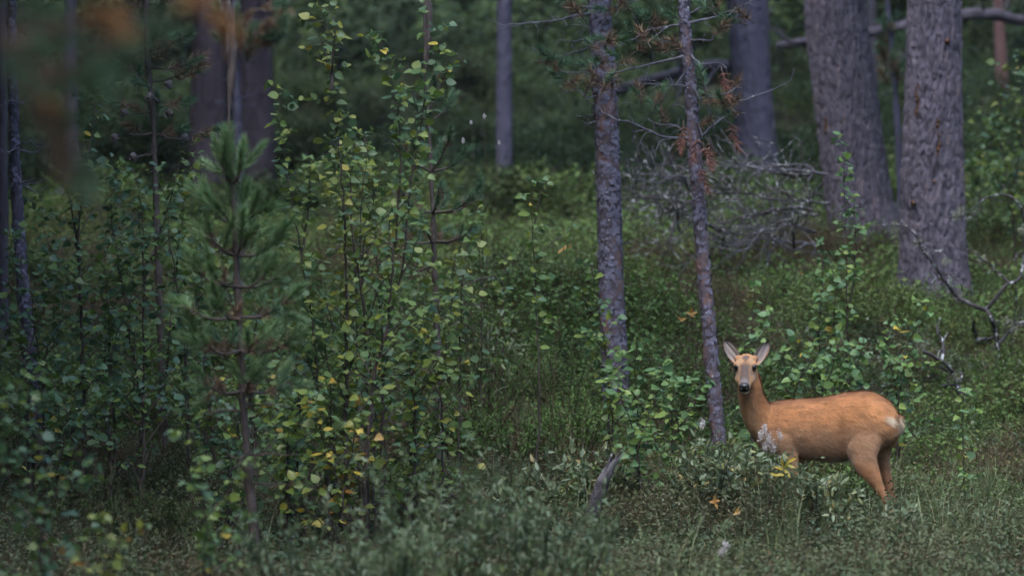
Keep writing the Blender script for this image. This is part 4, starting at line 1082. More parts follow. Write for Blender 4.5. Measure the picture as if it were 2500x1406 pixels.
# ------------------------------------------------------------------ willows and other shrubs with joined foliage
def shrub(label, cx, d, width, height, nst, nleaf, mat, lf, lw, name='willow_shrub', cat='shrub', group='willow shrubs', top=None, lean=0.3):
    """stems from one root; foliage is a single part"""
    bx = (cx - 1250) / F * d
    g = gz(bx, d)
    t = empty(name, (bx, d, g), label, cat, group)
    lb = MB()
    for i in range(nst):
        a = rng.random() * 6.283; r = width * math.sqrt(rng.random())
        h = height * rng.uniform(0.6, 1.08) * (1 - 0.25 * (r / width) ** 2)
        p0 = np.array([bx + math.cos(a) * r * 0.4, d + math.sin(a) * r * 0.4, g - 0.03])
        e = np.array([bx + math.cos(a) * r, d + math.sin(a) * r, g + h])
        mid = p0 * 0.45 + e * 0.55 + np.array([math.cos(a) * -0.1 * r, math.sin(a) * -0.1 * r, 0.05 * h]) + nr.normal(0, 0.015, 3)
        S = smooth_path([p0, mid, e], 12)
        sb = MB(); sb.tube(S, np.linspace(0.0045, 0.0012, 12), 4)
        m = nleaf // nst
        for k in range(3):
            q = rng.randrange(5, 10); dr = norm(norm(S[q + 1] - S[q]) + nr.normal(0, 0.6, 3)); l = height * rng.uniform(0.12, 0.25)
            sb.tube(np.array([S[q], S[q] + dr * l]), [0.002, 0.001], 3)
            mm = m // 6
            w = nr.random(mm)[:, None]
            Lc = S[q] + dr * l * w
            D = dr + nr.normal(0, 0.7, (mm, 3))
            sc = nr.uniform(0.7, 1.2, mm)
            Sx = np.zeros((mm, 3, 3)); Sx[:, 0, 0] = lw * sc; Sx[:, 1, 1] = lf * sc; Sx[:, 2, 2] = lw * sc
            lb.stamp(LANCE[0], LANCE[1], frames(D, norm(np.array([0, -0.2, 0.8]) + nr.normal(0, .5, (mm, 3)))) @ Sx, Lc)
        link('stem', sb.mesh('stem', [M['greentwig']], True), t)
        m = m - 3 * (m // 6)
        q = 0.3 + 0.7 * nr.random(m) ** 0.8
        idx = np.minimum((q * 11).astype(int), 10); f = (q * 11 - idx)[:, None]
        Lc = S[idx] * (1 - f) + S[idx + 1] * f
        ax = norm(S[-1] - S[0])
        D = ax * 0.7 + nr.normal(0, 0.55, (m, 3))
        sc = nr.uniform(0.7, 1.2, m)
        Sx = np.zeros((m, 3, 3)); Sx[:, 0, 0] = lw * sc; Sx[:, 1, 1] = lf * sc; Sx[:, 2, 2] = lw * sc
        lb.stamp(LANCE[0], LANCE[1], frames(D, norm(np.array([0, -0.3, 0.7]) + nr.normal(0, .5, (m, 3)))) @ Sx, Lc)
    o = link('foliage', lb.mesh('foliage', [M[mat]]), t); o['kind'] = 'stuff'
    return t

WD = 'willow'
for lab, cx, d, w, h, ns, nl in [
    ('blurred willow at the bottom edge just past the young pine stem', 760, 18.6, 0.30, 0.42, 16, 620),
    ('blurred grey-green willow in the middle of the bottom edge', 960, 18.0, 0.34, 0.48, 20, 800),
    ('tallest blurred willow, directly under the dark grassy hollow', 1080, 19.2, 0.36, 0.56, 20, 800),
    ('blurred willow between the hollow and the broken stub', 1290, 18.9, 0.34, 0.50, 18, 700),
    ('blurred willow just in front of the broken stub', 1390, 19.8, 0.24, 0.42, 14, 460),
    ('low blurred willow at the bottom edge below the stub', 1190, 17.2, 0.30, 0.32, 14, 520),
    ('very blurred willow shoots nearest the camera', 880, 15.5, 0.16, 0.36, 10, 260)]:
    shrub(lab, cx, d, w * 1.3, h * 1.5, ns + 4, int(nl * 2.0), 'willow', 0.038, 0.012)
for lab, cx, d, w, h, ns, nl in [
    ('silvery sallow bush hiding the deer forelegs', 1830, 24.2, 0.34, 0.34, 18, 560),
    ('silvery sallow bush at the foot of the thin leaning trunk', 1720, 24.4, 0.32, 0.42, 16, 500),
    ('low sallow under the deer belly', 1990, 24.4, 0.30, 0.30, 14, 420),
    ('sallow with withered leaf edges beside the round-leaved birch bush', 1420, 25.0, 0.34, 0.40, 14, 420),
    ('low sallow in front of the deer hind legs', 2130, 24.0, 0.26, 0.24, 12, 300),
    ('sallow at the edge of the dark hollow', 1250, 24.6, 0.34, 0.32, 14, 380)]:
    shrub(lab, cx, d, w, h * 1.12, ns, int(nl * 1.15), 'sallow', 0.050, 0.019, name='sallow_shrub', group='sallow shrubs')
for lab, cx, d, w, h in [('feathery juniper sprig below the shaded thicket', 280, 22.5, 0.26, 0.50), ('feathery juniper beside the young pine stem', 420, 22.8, 0.22, 0.42), ('juniper in the shade at the edge of the hollow', 190, 23.2, 0.30, 0.52),
                       ('dark juniper hummock between the thicket and the lone sapling', 1190, 27.2, 0.5, 0.62), ('dark juniper hummock left of the thicker flaky trunk', 1370, 27.4, 0.45, 0.55), ('brownish low juniper right of the thicker flaky trunk', 1590, 27.6, 0.40, 0.45)]:
    shrub(lab, cx, d, w, h, 22, 1500, 'far_bush' if 'dark' not in lab else 'bilberry', 0.022, 0.008, name='juniper', group='junipers')
for lab, cx, d, w, h, mt in [('round green bilberry bush beside the lone birch sapling', 1235, 26.4, 0.42, 0.50, 'bilberry'), ('green bilberry bush at the foot of the thicker flaky trunk', 1395, 26.6, 0.40, 0.44, 'bilberry'), ('brownish heather bush between the two flaky trunks', 1590, 27.4, 0.36, 0.40, 'heather'),
                          ('green bilberry hummock just past the thin leaning trunk', 1800, 28.6, 0.45, 0.36, 'bilberry'), ('low bilberry bush under the leaf column', 1960, 29.4, 0.45, 0.34, 'bilberry'), ('bilberry hummock in front of the thickest pine', 2200, 30.4, 0.50, 0.38, 'bilberry'),
                          ('dark bilberry bush on the mossy bank behind the lone sapling', 1330, 29.0, 0.50, 0.36, 'bilberry'), ('bilberry bush at the outer edge under the arching dead branch', 2420, 29.6, 0.50, 0.40, 'bilberry'), ('bilberry bush filling the hollow beside the thicket', 1120, 26.8, 0.42, 0.52, 'bilberry')]:
    shrub(lab, cx, d, w, h, 26, 1500, mt, 0.026 if mt == 'bilberry' else 0.018, 0.013 if mt == 'bilberry' else 0.006, name='bilberry_bush' if mt == 'bilberry' else 'heather_bush', group='low bushes on the slope')
for lab, cx, d, w, h in [('low dwarf willow at the bottom edge right of the stub', 1620, 19.6, 0.40, 0.34), ('dwarf willow at the bottom edge below the deer chest', 1830, 19.0, 0.42, 0.32), ('dwarf willow at the bottom edge below the deer belly', 2040, 19.8, 0.42, 0.34),
                       ('dwarf willow at the bottom edge below the deer rump', 2250, 19.2, 0.42, 0.33), ('dwarf willow in the bottom corner on the deer side', 2440, 20.0, 0.40, 0.38), ('dwarf willow in the bottom corner on the shaded side', 330, 18.6, 0.36, 0.36), ('dwarf willow half way between stub and deer', 1690, 22.4, 0.36, 0.30),
                       ('dwarf willow in front of the deer hind feet', 2210, 22.6, 0.36, 0.26), ('dwarf willow in the grass near the picture edge', 2420, 23.0, 0.40, 0.32)]:
    shrub(lab, cx, d, w, h, 18, 640, 'willow', 0.028, 0.010, name='dwarf_willow', group='dwarf willows along the bottom')
shrub('leafless-looking grey sallow with pale catkins behind the thicket', 1165, 27.2, 0.30, 1.05, 9, 180, 'sallow', 0.05, 0.018, name='sallow_shrub', group='sallow shrubs')

# seed fluff and yellow sprig in front of the deer
def fluff(label, pix, d, name='willowherb'):
    b = P(pix[0][0], pix[0][1], d)
    t = empty(name, (b[0], b[1], gz(b[0], b[1])), label, 'flower', 'willowherbs gone to seed')
    for k, (px, py, s) in enumerate(pix):
        top = P(px, py, d)
        foot = np.array([b[0] + (top[0] - b[0]) * 0.3, d, gz(b[0], d) - 0.02])
        sb = MB(); sb.tube(smooth_path([foot, (foot + top) / 2 + nr.normal(0, .015, 3), top], 8), np.linspace(.003, .0012, 8), 4)
        st = link('stem', sb.mesh('stem', [M['greentwig']], True), t)
        n = int(130 * s)
        fb = MB()
        L = top + nr.normal(0, 1, (n, 3)) * np.array([0.007, 0.007, 0.015]) * s
        D = norm(randdir(n) + np.array([0.2, 0, 0.8]))
        S = np.zeros((n, 3, 3)); S[:, 0, 0] = 0.004; S[:, 1, 1] = 0.018 * s; S[:, 2, 2] = 0.004
        fb.stamp(SMALL[0], SMALL[1], frames(D, randdir(n)) @ S, L)
        o = link('seed_fluff', fb.mesh('seed_fluff', [M['fluff']]), t); o['kind'] = 'stuff'
        for j in range(7):
            q = rng.uniform(0.25, 0.9); p = foot * (1 - q) + top * q
            dr = norm(np.array([rng.uniform(-1, 1), rng.uniform(-1, .3), rng.uniform(-.1, .6)]))
            S1 = np.diag([0.012, 0.06, 0.012])
            lb = frames(dr[None], np.array([[0, -.3, 1.0]]))[0] @ S1
            ob = put('leaf', LMESH, t, world_loc(t), p, lb, 1.0)
    return t
LMESH = mesh_np('leaf', LANCE[0], LANCE[1], leaf_mat('herb_leaf', [(0, (0.07, 0.12, 0.05)), (1, (0.12, 0.17, 0.07))]))
fluff('white fluffy seed heads in front of the deer chest', [(1866, 1050, 0.9), (1876, 1078, 1.2), (1904, 1064, 0.8), (1856, 1066, 0.8), (1888, 1094, 0.8), (1868, 1092, 0.8)], 24.3)
fluff('single pale seed head beside the thin leaning trunk', [(1714, 1038, 0.8)], 24.2)
fluff('pale seed head low in the foreground heath', [(1770, 1335, 0.8), (1760, 1350, 0.7)], 20.4)
fluff('pale seed heads half hidden in the round-leaved birch bush', [(1512, 1010, 0.6), (1575, 1000, 0.5)], 25.1)
fluff('pale catkins on the grey sallow above the thicket', [(1182, 285, 0.55), (1150, 300, 0.45), (1130, 345, 0.5), (1218, 350, 0.5)], 27.1)

def leaf_sprig(label, leaves, d, mat, name, cat, L=0.06, W=0.02, foot=None):
    b = P(*foot, d)
    t = empty(name, (b[0], b[1], gz(b[0], b[1])), label, cat)
    me = mesh_np('leaf', LANCE[0], LANCE[1], M[mat])
    root = np.array([b[0], d, gz(b[0], d) - .02])
    c = np.mean([P(x, y, d) for x, y, _ in leaves], axis=0)
    sb = MB(); sb.tube(smooth_path([root, (root + c) / 2, c], 8), np.linspace(.003, .0012, 8), 4)
    link('stem', sb.mesh('stem', [M['greentwig']], True), t)
    for x, y, a in leaves:
        a = math.radians(a)
        dr = np.array([math.cos(a), rng.uniform(-.5, -.1), math.sin(a)])
        p = P(x, y, d)
        put('leaf', me, t, world_loc(t), p - dr * L * 0.5, frames(dr[None], np.array([[0.1, -0.8, 0.6]]))[0] @ np.diag([W, L, W]), 1.0)
    return t
leaf_sprig('bright yellow long-leaved sprig in front of the deer foreleg', [(1910, 1130, 105), (1935, 1122, 30), (1932, 1138, -20), (1900, 1142, 165), (1922, 1155, -55), (1905, 1158, 185), (1920, 1132, 60), (1890, 1158, 160)], 24.1, 'yellow', 'yellow_sprig', 'plant', foot=(1918, 1180))
leaf_sprig('small orange leaf cluster on the slope beside the thin trunk', [(1688, 757, 80), (1682, 765, 150), (1695, 764, 20), (1690, 770, -30), (1660, 778, 140), (1668, 780, 30)], 28.6, 'orange', 'orange_sprig', 'plant', 0.05, 0.022, foot=(1686, 780))
leaf_sprig('withered orange leaves low in the heath below the sallow', [(1745, 1215, 80), (1750, 1222, 10), (1740, 1225, 170), (1748, 1232, -60), (1800, 1245, 60), (1798, 1252, 200)], 23.0, 'orange', 'orange_sprig', 'plant', 0.045, 0.018, foot=(1746, 1245))
leaf_sprig('pale withered leaves hanging from a bent twig by the lone sapling', [(1372, 610, 250), (1380, 605, 260), (1392, 602, 60), (1366, 614, 240)], 25.3, 'orange', 'withered_sprig', 'plant', 0.035, 0.012, foot=(1330, 700))

# ------------------------------------------------------------------ dead wood
M['stubwood'] = noise_mat('stub_wood', [(0.3, (0.075, 0.07, 0.078)), (0.55, (0.125, 0.118, 0.128)), (0.8, (0.20, 0.19, 0.195))], 30, (1, 1, 0.2), bump=0.6, bump_scale=60)
M['stubbark'] = noise_mat('stub_bark', [(0.3, (0.040, 0.036, 0.042)), (0.6, (0.08, 0.073, 0.084)), (0.8, (0.14, 0.13, 0.14))], 40, bump=0.8, bump_scale=90)
def stub():
    d = 22.2
    pts = smooth_path([P(1440, 1275, d + .05), P(1456, 1222, d + .02), P(1472, 1175, d), P(1488, 1145, d - .02), P(1504, 1120, d - .05)], 40)
    r = np.interp(np.linspace(0, 1, 40), [0, 0.3, 0.62, 0.8, 0.95, 1], [0.038, 0.036, 0.033, 0.027, 0.013, 0.004])
    b0 = P(1445, 1260, d)
    t = empty('broken_branch_stub', (b0[0], b0[1], gz(b0[0], b0[1])), 'broken grey branch stub leaning out of the foreground shrubs', 'dead wood')
    seg = 20
    tg = norm(np.gradient(pts, axis=0)); u = norm(np.cross(tg, [0, 1.0, 0])); w = np.cross(tg, u)
    th = np.arange(seg) / seg * 6.283
    H, TH = np.meshgrid(np.linspace(0, 0.36, 40), th, indexing='ij')
    q = np.stack([np.cos(TH) * 0.03, np.sin(TH) * 0.03, H], -1).reshape(-1, 3)
    RR = r[:, None] * (1 + 0.35 * (fbm(q * np.array([90, 90, 30]), 3).reshape(40, seg) - 0.5))
    RR = RR * (1 - 0.45 * np.clip((H - 0.2) / 0.16, 0, 1) * np.clip(np.cos(TH - 0.6), 0, 1))
    V = pts[:, None] + RR[..., None] * (np.cos(TH)[..., None] * u[:, None] + np.sin(TH)[..., None] * w[:, None])
    i = np.arange(39)[:, None] * seg; j = np.arange(seg)[None]; k = (j + 1) % seg
    Q = np.stack([i + j, i + k, i + seg + k, i + seg + j], -1).reshape(-1, 4)
    half = np.repeat(np.arange(39) > 23, seg).astype(int)
    link('wood', mesh_np('wood', V.reshape(-1, 3), Q, [M['stubbark'], M['stubwood']], half), t)
    sb = MB()
    for a in (-0.012, 0.004, 0.014):
        p = pts[30] + np.array([a, -0.012, 0])
        sb.tube(np.array([p, p + np.array([0.02 + a * .4, -0.004, 0.045]), p + np.array([0.048 + a, 0.0, 0.10])]), [0.007, 0.006, 0.001], 4)
    link('splinters', sb.mesh('splinters', [M['deadwood']]), t)
stub()

def lichen_tuft(parent, px, py, d, s=1.0):
    p = P(px, py, d); n = 60
    D = norm(randdir(n) + np.array([0, 0, -0.6])); b = MB()
    S = np.zeros((n, 3, 3)); S[:, 0, 0] = 0.006; S[:, 1, 1] = 0.035 * s; S[:, 2, 2] = 0.006
    b.stamp(SMALL[0], SMALL[1], frames(D, randdir(n)) @ S, p + nr.normal(0, 0.016 * s, (n, 3)))
    o = link('lichen', b.mesh('lichen', [M['lichen']]), parent); o['kind'] = 'stuff'

def fallen_right():
    d = 31.0
    b = P(2430, 860, d)
    t = empty('fallen_branch', (b[0], b[1], gz(b[0], b[1])), 'dark lichen-spotted dead branch arching in front of the thickest pine', 'dead wood', 'dead branches on the ground')
    for pix, r0, r1, tw, tl in [
        ([(2440, 900), (2436, 870), (2434, 826), (2419, 777), (2408, 758), (2378, 747), (2340, 724), (2302, 679), (2272, 634), (2246, 596), (2227, 562), (2189, 551), (2152, 551)], 0.022, 0.003, 14, 0.2),
        ([(2408, 758), (2453, 702), (2487, 679), (2500, 626), (2500, 532), (2472, 483), (2434, 475), (2397, 490), (2370, 513), (2345, 528), (2310, 530)], 0.014, 0.0025, 16, 0.17),
        ([(2465, 692), (2438, 664), (2393, 630), (2370, 611), (2321, 604)], 0.009, 0.002, 7, 0.14),
        ([(2227, 562), (2200, 540), (2165, 540), (2130, 565), (2095, 590)], 0.005, 0.0015, 5, 0.1),
        ([(2290, 668), (2325, 672), (2345, 690), (2352, 715)], 0.007, 0.003, 4, 0.1),
        ([(2255, 618), (2290, 612), (2310, 630), (2316, 665)], 0.006, 0.002, 3, 0.1),
        ([(2378, 785), (2382, 826), (2425, 828)], 0.012, 0.012, 2, 0.08),
        ([(2430, 850), (2470, 800), (2500, 785), (2530, 780)], 0.012, 0.008, 8, 0.16),
        ([(2480, 690), (2480, 760), (2470, 830), (2475, 900)], 0.006, 0.002, 6, 0.14)]:
        branch(t, pix, d, r0, r1, 'darkdead', tw, tl, rng.uniform(-.3, .2), 2)
    for px, py in [(2348, 513), (2335, 525), (2185, 553), (2178, 560), (2240, 590), (2310, 635), (2285, 700), (2495, 560), (2395, 632), (2480, 800), (2460, 780)]:
        lichen_tuft(t, px, py, d - 0.05, 0.9)
    d2 = 29.2
    b = P(2335, 940, d2)
    t = empty('fallen_branch', (b[0], b[1], gz(b[0], b[1])), 'short crooked lichen-covered branch lying behind the deer rump', 'dead wood', 'dead branches on the ground')
    branch(t, [(2352, 985), (2345, 960), (2333, 928), (2314, 894), (2287, 875), (2255, 855)], d2, 0.022, 0.010, 'darkdead', 5, 0.12, -0.1, 2)
    branch(t, [(2299, 882), (2299, 826), (2287, 811), (2295, 775)], d2, 0.012, 0.004, 'darkdead', 5, 0.1, 0.1, 2)
    lichen_tuft(t, 2250, 838, d2, 1.2); lichen_tuft(t, 2330, 915, d2 - 0.04, 1.0)
fallen_right()

def deadfall():
    """the grey dead crown lying on the slope behind the thin trunk"""
    d = 34.0
    b = P(1780, 600, d)
    t = empty('fallen_dead_crown', (b[0], b[1], gz(b[0], b[1])), 'tangle of grey lichen-hung dead branches lying across the slope', 'dead wood', 'dead branches on the ground')
    runs = [[(2020, 420), (1960, 412), (1880, 408), (1800, 400), (1720, 405)], [(2010, 470), (1930, 462), (1850, 470), (1760, 462), (1680, 470), (1600, 480), (1530, 470)], [(2000, 520), (1920, 512), (1830, 520), (1760, 540), (1690, 545)],
            [(2000, 590), (1920, 585), (1860, 575), (1800, 590), (1740, 565)], [(1960, 440), (1900, 400), (1840, 388), (1790, 380)], [(1900, 600), (1850, 540), (1790, 480), (1740, 440), (1700, 420)], [(1990, 560), (1930, 545), (1870, 555), (1800, 548)],
            [(1940, 600), (1935, 540), (1930, 480), (1900, 430)], [(1760, 560), (1690, 520), (1620, 500), (1560, 490), (1510, 470)], [(1740, 460), (1670, 440), (1600, 420), (1540, 420)], [(1700, 420), (1650, 400), (1590, 395), (1530, 380)], [(1660, 560), (1650, 500), (1600, 460), (1560, 440)],
            [(1850, 590), (1780, 575), (1720, 580)], [(2010, 440), (1950, 500), (1890, 540), (1830, 570)], [(1720, 480), (1660, 500), (1640, 560), (1625, 610)]]
    runs = runs + [[(x + rng.uniform(-60, 40), y + rng.uniform(-25, 25)) for x, y in q] for q in runs]
    for k, pix in enumerate(runs):
        pix = [(x, y + 6) for x, y in pix]
        branch(t, pix, d + rng.uniform(-.6, .6), rng.uniform(0.008, 0.015), 0.0035, 'deadwood' if k % 3 == 0 else 'darkdead', 13, 0.42, rng.uniform(-.5, .5), 1, jy=0.2)
    for k in range(16):
        lichen_tuft(t, rng.uniform(1560, 2000), rng.uniform(400, 590), d - 0.2, rng.uniform(0.8, 1.4))
deadfall()

def fallen_log(label, pix, d, r, mat, dz=0.0):
    n = len(pix)
    pts = [P(x, y, d + dz * k / (n - 1)) for k, (x, y) in enumerate(pix)]
    t = empty('fallen_log', pts[0], label, 'log', 'fallen logs')
    b = MB()
    S = smooth_path(pts, 60)
    S += nr.normal(0, 0.006, S.shape)
    b.tube(S, np.linspace(r, r * 0.7, 60) * nr.uniform(0.9, 1.1, 60), 14, rough=0.2)
    link('log', b.mesh('log', [M[mat]], True), t)
    for k in range(8):
        i = rng.randrange(5, 55)
        bb = MB()
        q = norm(randdir(1)[0] + np.array([0, -.5, 0.3])); l = rng.uniform(0.25, 0.7)
        dead_branch(bb, [S[i], S[i] + q * l * .5 + nr.normal(0, .05, 3), S[i] + q * l], 0.022, 0.006, 3, 0.2, 1)
        link('branch', bb.mesh('branch', [M[mat]], True), t)
fallen_log('grey fallen log lying high on the slope behind the two big trunks', [(2560, 70), (2470, 45), (2380, 35), (2250, 55), (2150, 75), (2030, 95), (1900, 112)], 47.5, 0.062, 'bark_dark', -1.0)
fallen_log('dim fallen log on the slope behind the thin leaning trunk', [(1790, 158), (1720, 165), (1650, 180), (1560, 205), (1480, 235)], 51.0, 0.07, 'bark_dark', 1.0)

# ------------------------------------------------------------------ the roe deer
def deer():
    vox = 0.0065
    b = MB()
    def loft(rings, seg=28, cap=True):
        """rings: (centre, axis u (3), axis w (3)) with radii inside the vectors; closed ends"""
        n = len(rings)
        a = np.arange(seg) / seg * 6.28318
        ca, sa = np.cos(a), np.sin(a)
        V = np.concatenate([np.array(c)[None] + ca[:, None] * np.array(u)[None] + sa[:, None] * np.array(w)[None] for c, u, w in rings])
        i = np.arange(n - 1)[:, None] * seg; j = np.arange(seg)[None]; k = (j + 1) % seg
        Q = np.stack([i + j, i + k, i + seg + k, i + seg + j], -1).reshape(-1, 4)
        V = np.vstack([V, np.array(rings[0][0])[None], np.array(rings[-1][0])[None]])
        A = n * seg
        T1 = np.stack([np.arange(seg), np.full(seg, A), (np.arange(seg) + 1) % seg], -1)
        e = (n - 1) * seg
        T2 = np.stack([e + np.arange(seg), e + (np.arange(seg) + 1) % seg, np.full(seg, A + 1)], -1)
        b.add(V, np.vstack([T1, T2]), Q)
    mpp = DF / F                       # metres per picture pixel at the deer
    yaw = math.radians(21)
    ax = np.array([math.cos(yaw), -math.sin(yaw), 0])      # body axis, chest to rump
    lat = np.array([-math.sin(yaw), -math.cos(yaw), 0])    # towards the camera side
    up = np.array([0, 0, 1.0])
    def o_of(px): return np.interp(px, [1840, 2200], [0.13, -0.17])
    # trunk of the body
    secs = np.array([[1842, 1022, 1066, .045], [1852, 1004, 1086, .072], [1868, 988, 1101, .092], [1890, 981, 1111, .106], [1925, 977, 1117, .114], [1960, 975, 1120, .120], [2000, 972, 1123, .126], [2035, 966, 1126, .128],
            [2065, 960, 1122, .126], [2098, 956.5, 1112, .122], [2125, 958, 1102, .117], [2148, 968, 1092, .108], [2168, 984, 1080, .090], [2182, 1004, 1066, .062], [2190, 1022, 1052, .030]])
    secs = smooth_path(secs, 46)
    R = []
    for px, t, bt, hw in secs:
        c = P(px, (t + bt) / 2, DF + o_of(px))
        R.append((c, lat * hw, up * (bt - t) / 2 * mpp))
    loft(R, 40)
    # near and far buttocks and the tail end
    def blob(px, py, o, rx, ry, rz, tilt=0.0):
        n = 12
        c = P(px, py, DF + o)
        R = []
        for i in range(n):
            t = -1 + 2 * (i + 0.5) / n
            s = math.sqrt(max(1 - t * t, 0.02))
            zc = c + np.array([math.sin(tilt) * t * rz, 0, math.cos(tilt) * t * rz])
            R.append((zc, ax * rx * s, lat * ry * s))
        loft(R, 20)
    blob(2122, 1030, -0.105, .110, .050, .140, 0.05)     # near thigh mass
    blob(2158, 1042, -0.030, .080, .060, .120, -0.05)    # far thigh mass
    blob(2184, 1034, -0.085, .042, .050, .060)
    blob(1900, 1052, 0.015, .075, .050, .125, 0.05)       # near shoulder
    blob(1905, 1052, 0.140, .065, .045, .115, 0.05)
    # limbs: (px, py, half width px, lateral half width m, depth offset)
    def limb(pts, seg=18):
        p = np.array([[*P(x, y, DF + o), h * mpp, l] for x, y, h, l, o in pts])
        S = smooth_path(p, 26)
        t = norm(np.gradient(S[:, :3], axis=0))
        R = []
        for s, tt in zip(S, t):
            u = norm(np.cross(tt, lat)); w = norm(np.cross(u, tt))
            R.append((s[:3], u * max(s[3], .004), w * max(s[4], .004)))
        loft(R, seg)
    nh, fh, nf, ff = -0.185, 0.0, -0.015, 0.150
    limb([(2122, 980, 34, .045, -.130), (2115, 1015, 46, .054, -.150), (2108, 1055, 49, .056, -.156), (2105, 1090, 42, .054, -.163), (2109, 1123, 31, .046, -.172), (2126, 1153, 21, .032, nh), (2143, 1184, 12, .023, nh), (2156, 1207, 9, .019, nh), (2160, 1222, 8.5, .018, nh), (2156, 1255, 6, .013, nh), (2152, 1290, 5.5, .012, nh), (2148, 1306, 7, .014, nh), (2143, 1320, 8, .016, nh)])
    limb([(2142, 1030, 40, .05, fh - .03), (2146, 1070, 32, .05, fh), (2151, 1105, 21, .042, fh), (2158, 1140, 13, .033, fh), (2167, 1176, 9.5, .025, fh), (2176, 1202, 9, .02, fh), (2177, 1216, 8, .018, fh), (2174, 1250, 6, .013, fh), (2171, 1285, 5.5, .012, fh), (2168, 1302, 7, .014, fh), (2163, 1316, 8, .016, fh)])
    limb([(1905, 1040, 30, .045, nf + .03), (1912, 1075, 30, .045, nf), (1922, 1100, 25, .038, nf), (1934, 1128, 15, .028, nf), (1942, 1160, 10, .021, nf), (1945, 1185, 9, .020, nf), (1944, 1215, 6, .014, nf), (1943, 1265, 5.5, .012, nf), (1940, 1290, 7, .014, nf), (1934, 1305, 8, .016, nf)])
    limb([(1925, 1050, 28, .04, ff - .03), (1938, 1090, 22, .038, ff), (1950, 1120, 14, .028, ff), (1962, 1150, 9.5, .02, ff), (1968, 1180, 8.5, .019, ff), (1968, 1210, 6, .014, ff), (1966, 1255, 5.5, .012, ff), (1963, 1276, 7, .014, ff), (1957, 1292, 8, .016, ff)])
    # neck
    nk = np.array([[1900, 1048, 44, .085, .075], [1876, 1036, 44, .082, .075], [1856, 1018, 40, .076, .068], [1842, 994, 34, .067, .045], [1833, 966, 29.5, .061, .018], [1829, 938, 27, .058, -.004], [1826, 912, 24, .052, -.020], [1826, 892, 21, .046, -.03]])
    p = np.array([[*P(x, y, DF + o), h * mpp, l] for x, y, h, l, o in nk])
    S = smooth_path(p, 26); t = norm(np.gradient(S[:, :3], axis=0))
    dep = np.array([0, 1.0, 0])
    R = []
    for s, tt in zip(S, t):
        u = norm(np.cross(tt, dep)); w = norm(np.cross(u, tt)); R.append((s[:3], u * s[3], w * s[4]))
    loft(R, 30)
    # head: own frame
    poll = P(1823, 884, DF - 0.045)
    f = norm(np.array([-0.115, -0.745, -0.665]))
    r = norm(np.cross(f, up)); r = r if r[0] > 0 else -r          # picture right
    hu = norm(np.cross(r, f)); hu = hu if hu[2] > 0 else -hu
    hs = np.array([[-.040, .022, .022, -.002], [-.028, .038, .038, .0], [0, .049, .048, .002], [.030, .0555, .054, .002], [.058, .0575, .056, -.001], [.082, .054, .054, -.006], [.105, .0465, .050, -.012], [.128, .0395, .045, -.017], [.150, .034, .039, -.020], [.170, .0325, .034, -.022], [.186, .031, .030, -.023], [.199, .025, .022, -.024], [.206, .014, .012, -.024]])
    hs = smooth_path(hs, 34)
    loft([(poll + f * s + hu * o, r * a, hu * h) for s, a, h, o in hs], 30)
    def H(s, x, u): return poll + f * s + r * x + hu * u
    def ball(c, rad, sq=(1, 1, 1)):
        n = 8; R = []
        for i in range(n):
            t = -1 + 2 * (i + 0.5) / n; s = math.sqrt(1 - t * t)
            R.append((c + hu * t * rad * sq[2], r * rad * s * sq[0], f * rad * s * sq[1]))
        loft(R, 14)
    for sx in (-1, 1):
        ball(H(.060, sx * .045, .032), .020, (1, 1.5, .8))       # brow ridge
        ball(H(.105, sx * .030, -.022), .027, (1, 1.6, 1.1))     # cheek
        ball(H(.010, sx * .042, .030), .024)                     # ear root
    src = b.mesh('deer_source', [])
    tmp = bpy.data.objects.new('deer_source', src)
    C.objects.link(tmp)
    md = tmp.modifiers.new('r', 'REMESH'); md.mode = 'VOXEL'; md.voxel_size = vox
    sm = tmp.modifiers.new('s', 'SMOOTH'); sm.factor = 0.5; sm.iterations = 6
    dg = bpy.context.evaluated_depsgraph_get()
    ev = bpy.data.meshes.new_from_object(tmp.evaluated_get(dg))
    bpy.data.objects.remove(tmp); bpy.data.meshes.remove(src)
    n = len(ev.vertices)
    V = np.empty(n * 3, np.float32); ev.vertices.foreach_get('co', V); V = V.reshape(-1, 3).astype(float)
    N = np.empty(n * 3, np.float32); ev.vertices.foreach_get('normal', N); N = N.reshape(-1, 3).astype(float)

    def coat(V):
        """coat colours and some painted muscle shading, from where a point lies on the animal"""
        px = V[:, 0] / V[:, 1] * F + 1250; py = 703 - (V[:, 2] - ZC) / V[:, 1] * F
        col = np.tile(np.array([0.50, 0.235, 0.100]), (len(V), 1))
        def mix(c, w):
            nonlocal col
            w = np.clip(w, 0, 1)[:, None]; col = col * (1 - w) + np.array(c) * w
        def sm(x, a, b_):
            t = np.clip((x - a) / (b_ - a), 0, 1); return t * t * (3 - 2 * t)
        nz = fbm(V * 24, 3) - 0.5
        body = px > 1845
        # greyer brown lower flank, duller, darker belly
        mix((0.37, 0.235, 0.150), sm(py + nz * 40, 1010, 1085) * 0.75 * body)
        mix((0.30, 0.215, 0.15), sm(py + nz * 20, 1100, 1128) * (px > 1955) * (px < 2085) * 0.8)
        mix((0.36, 0.16, 0.07), sm(py, 1110, 1150) * ((px > 2085) | (px < 1955)) * 0.7)
        mix((0.26, 0.12, 0.055), sm(py, 1200, 1260) * 0.6)
        mix((0.30, 0.13, 0.055), (1 - sm(py - np.interp(px, [1870, 1990, 2090, 2150], [979, 974, 957, 968]) + nz * 14, 2, 16)) * body * (px < 2160) * 0.6)
        mix((0.46, 0.27, 0.15), (1 - sm(np.sqrt(((px - 2105) / 42) ** 2 + ((py - 1060) / 48) ** 2) + nz, .1, 1.3)) * 0.35)
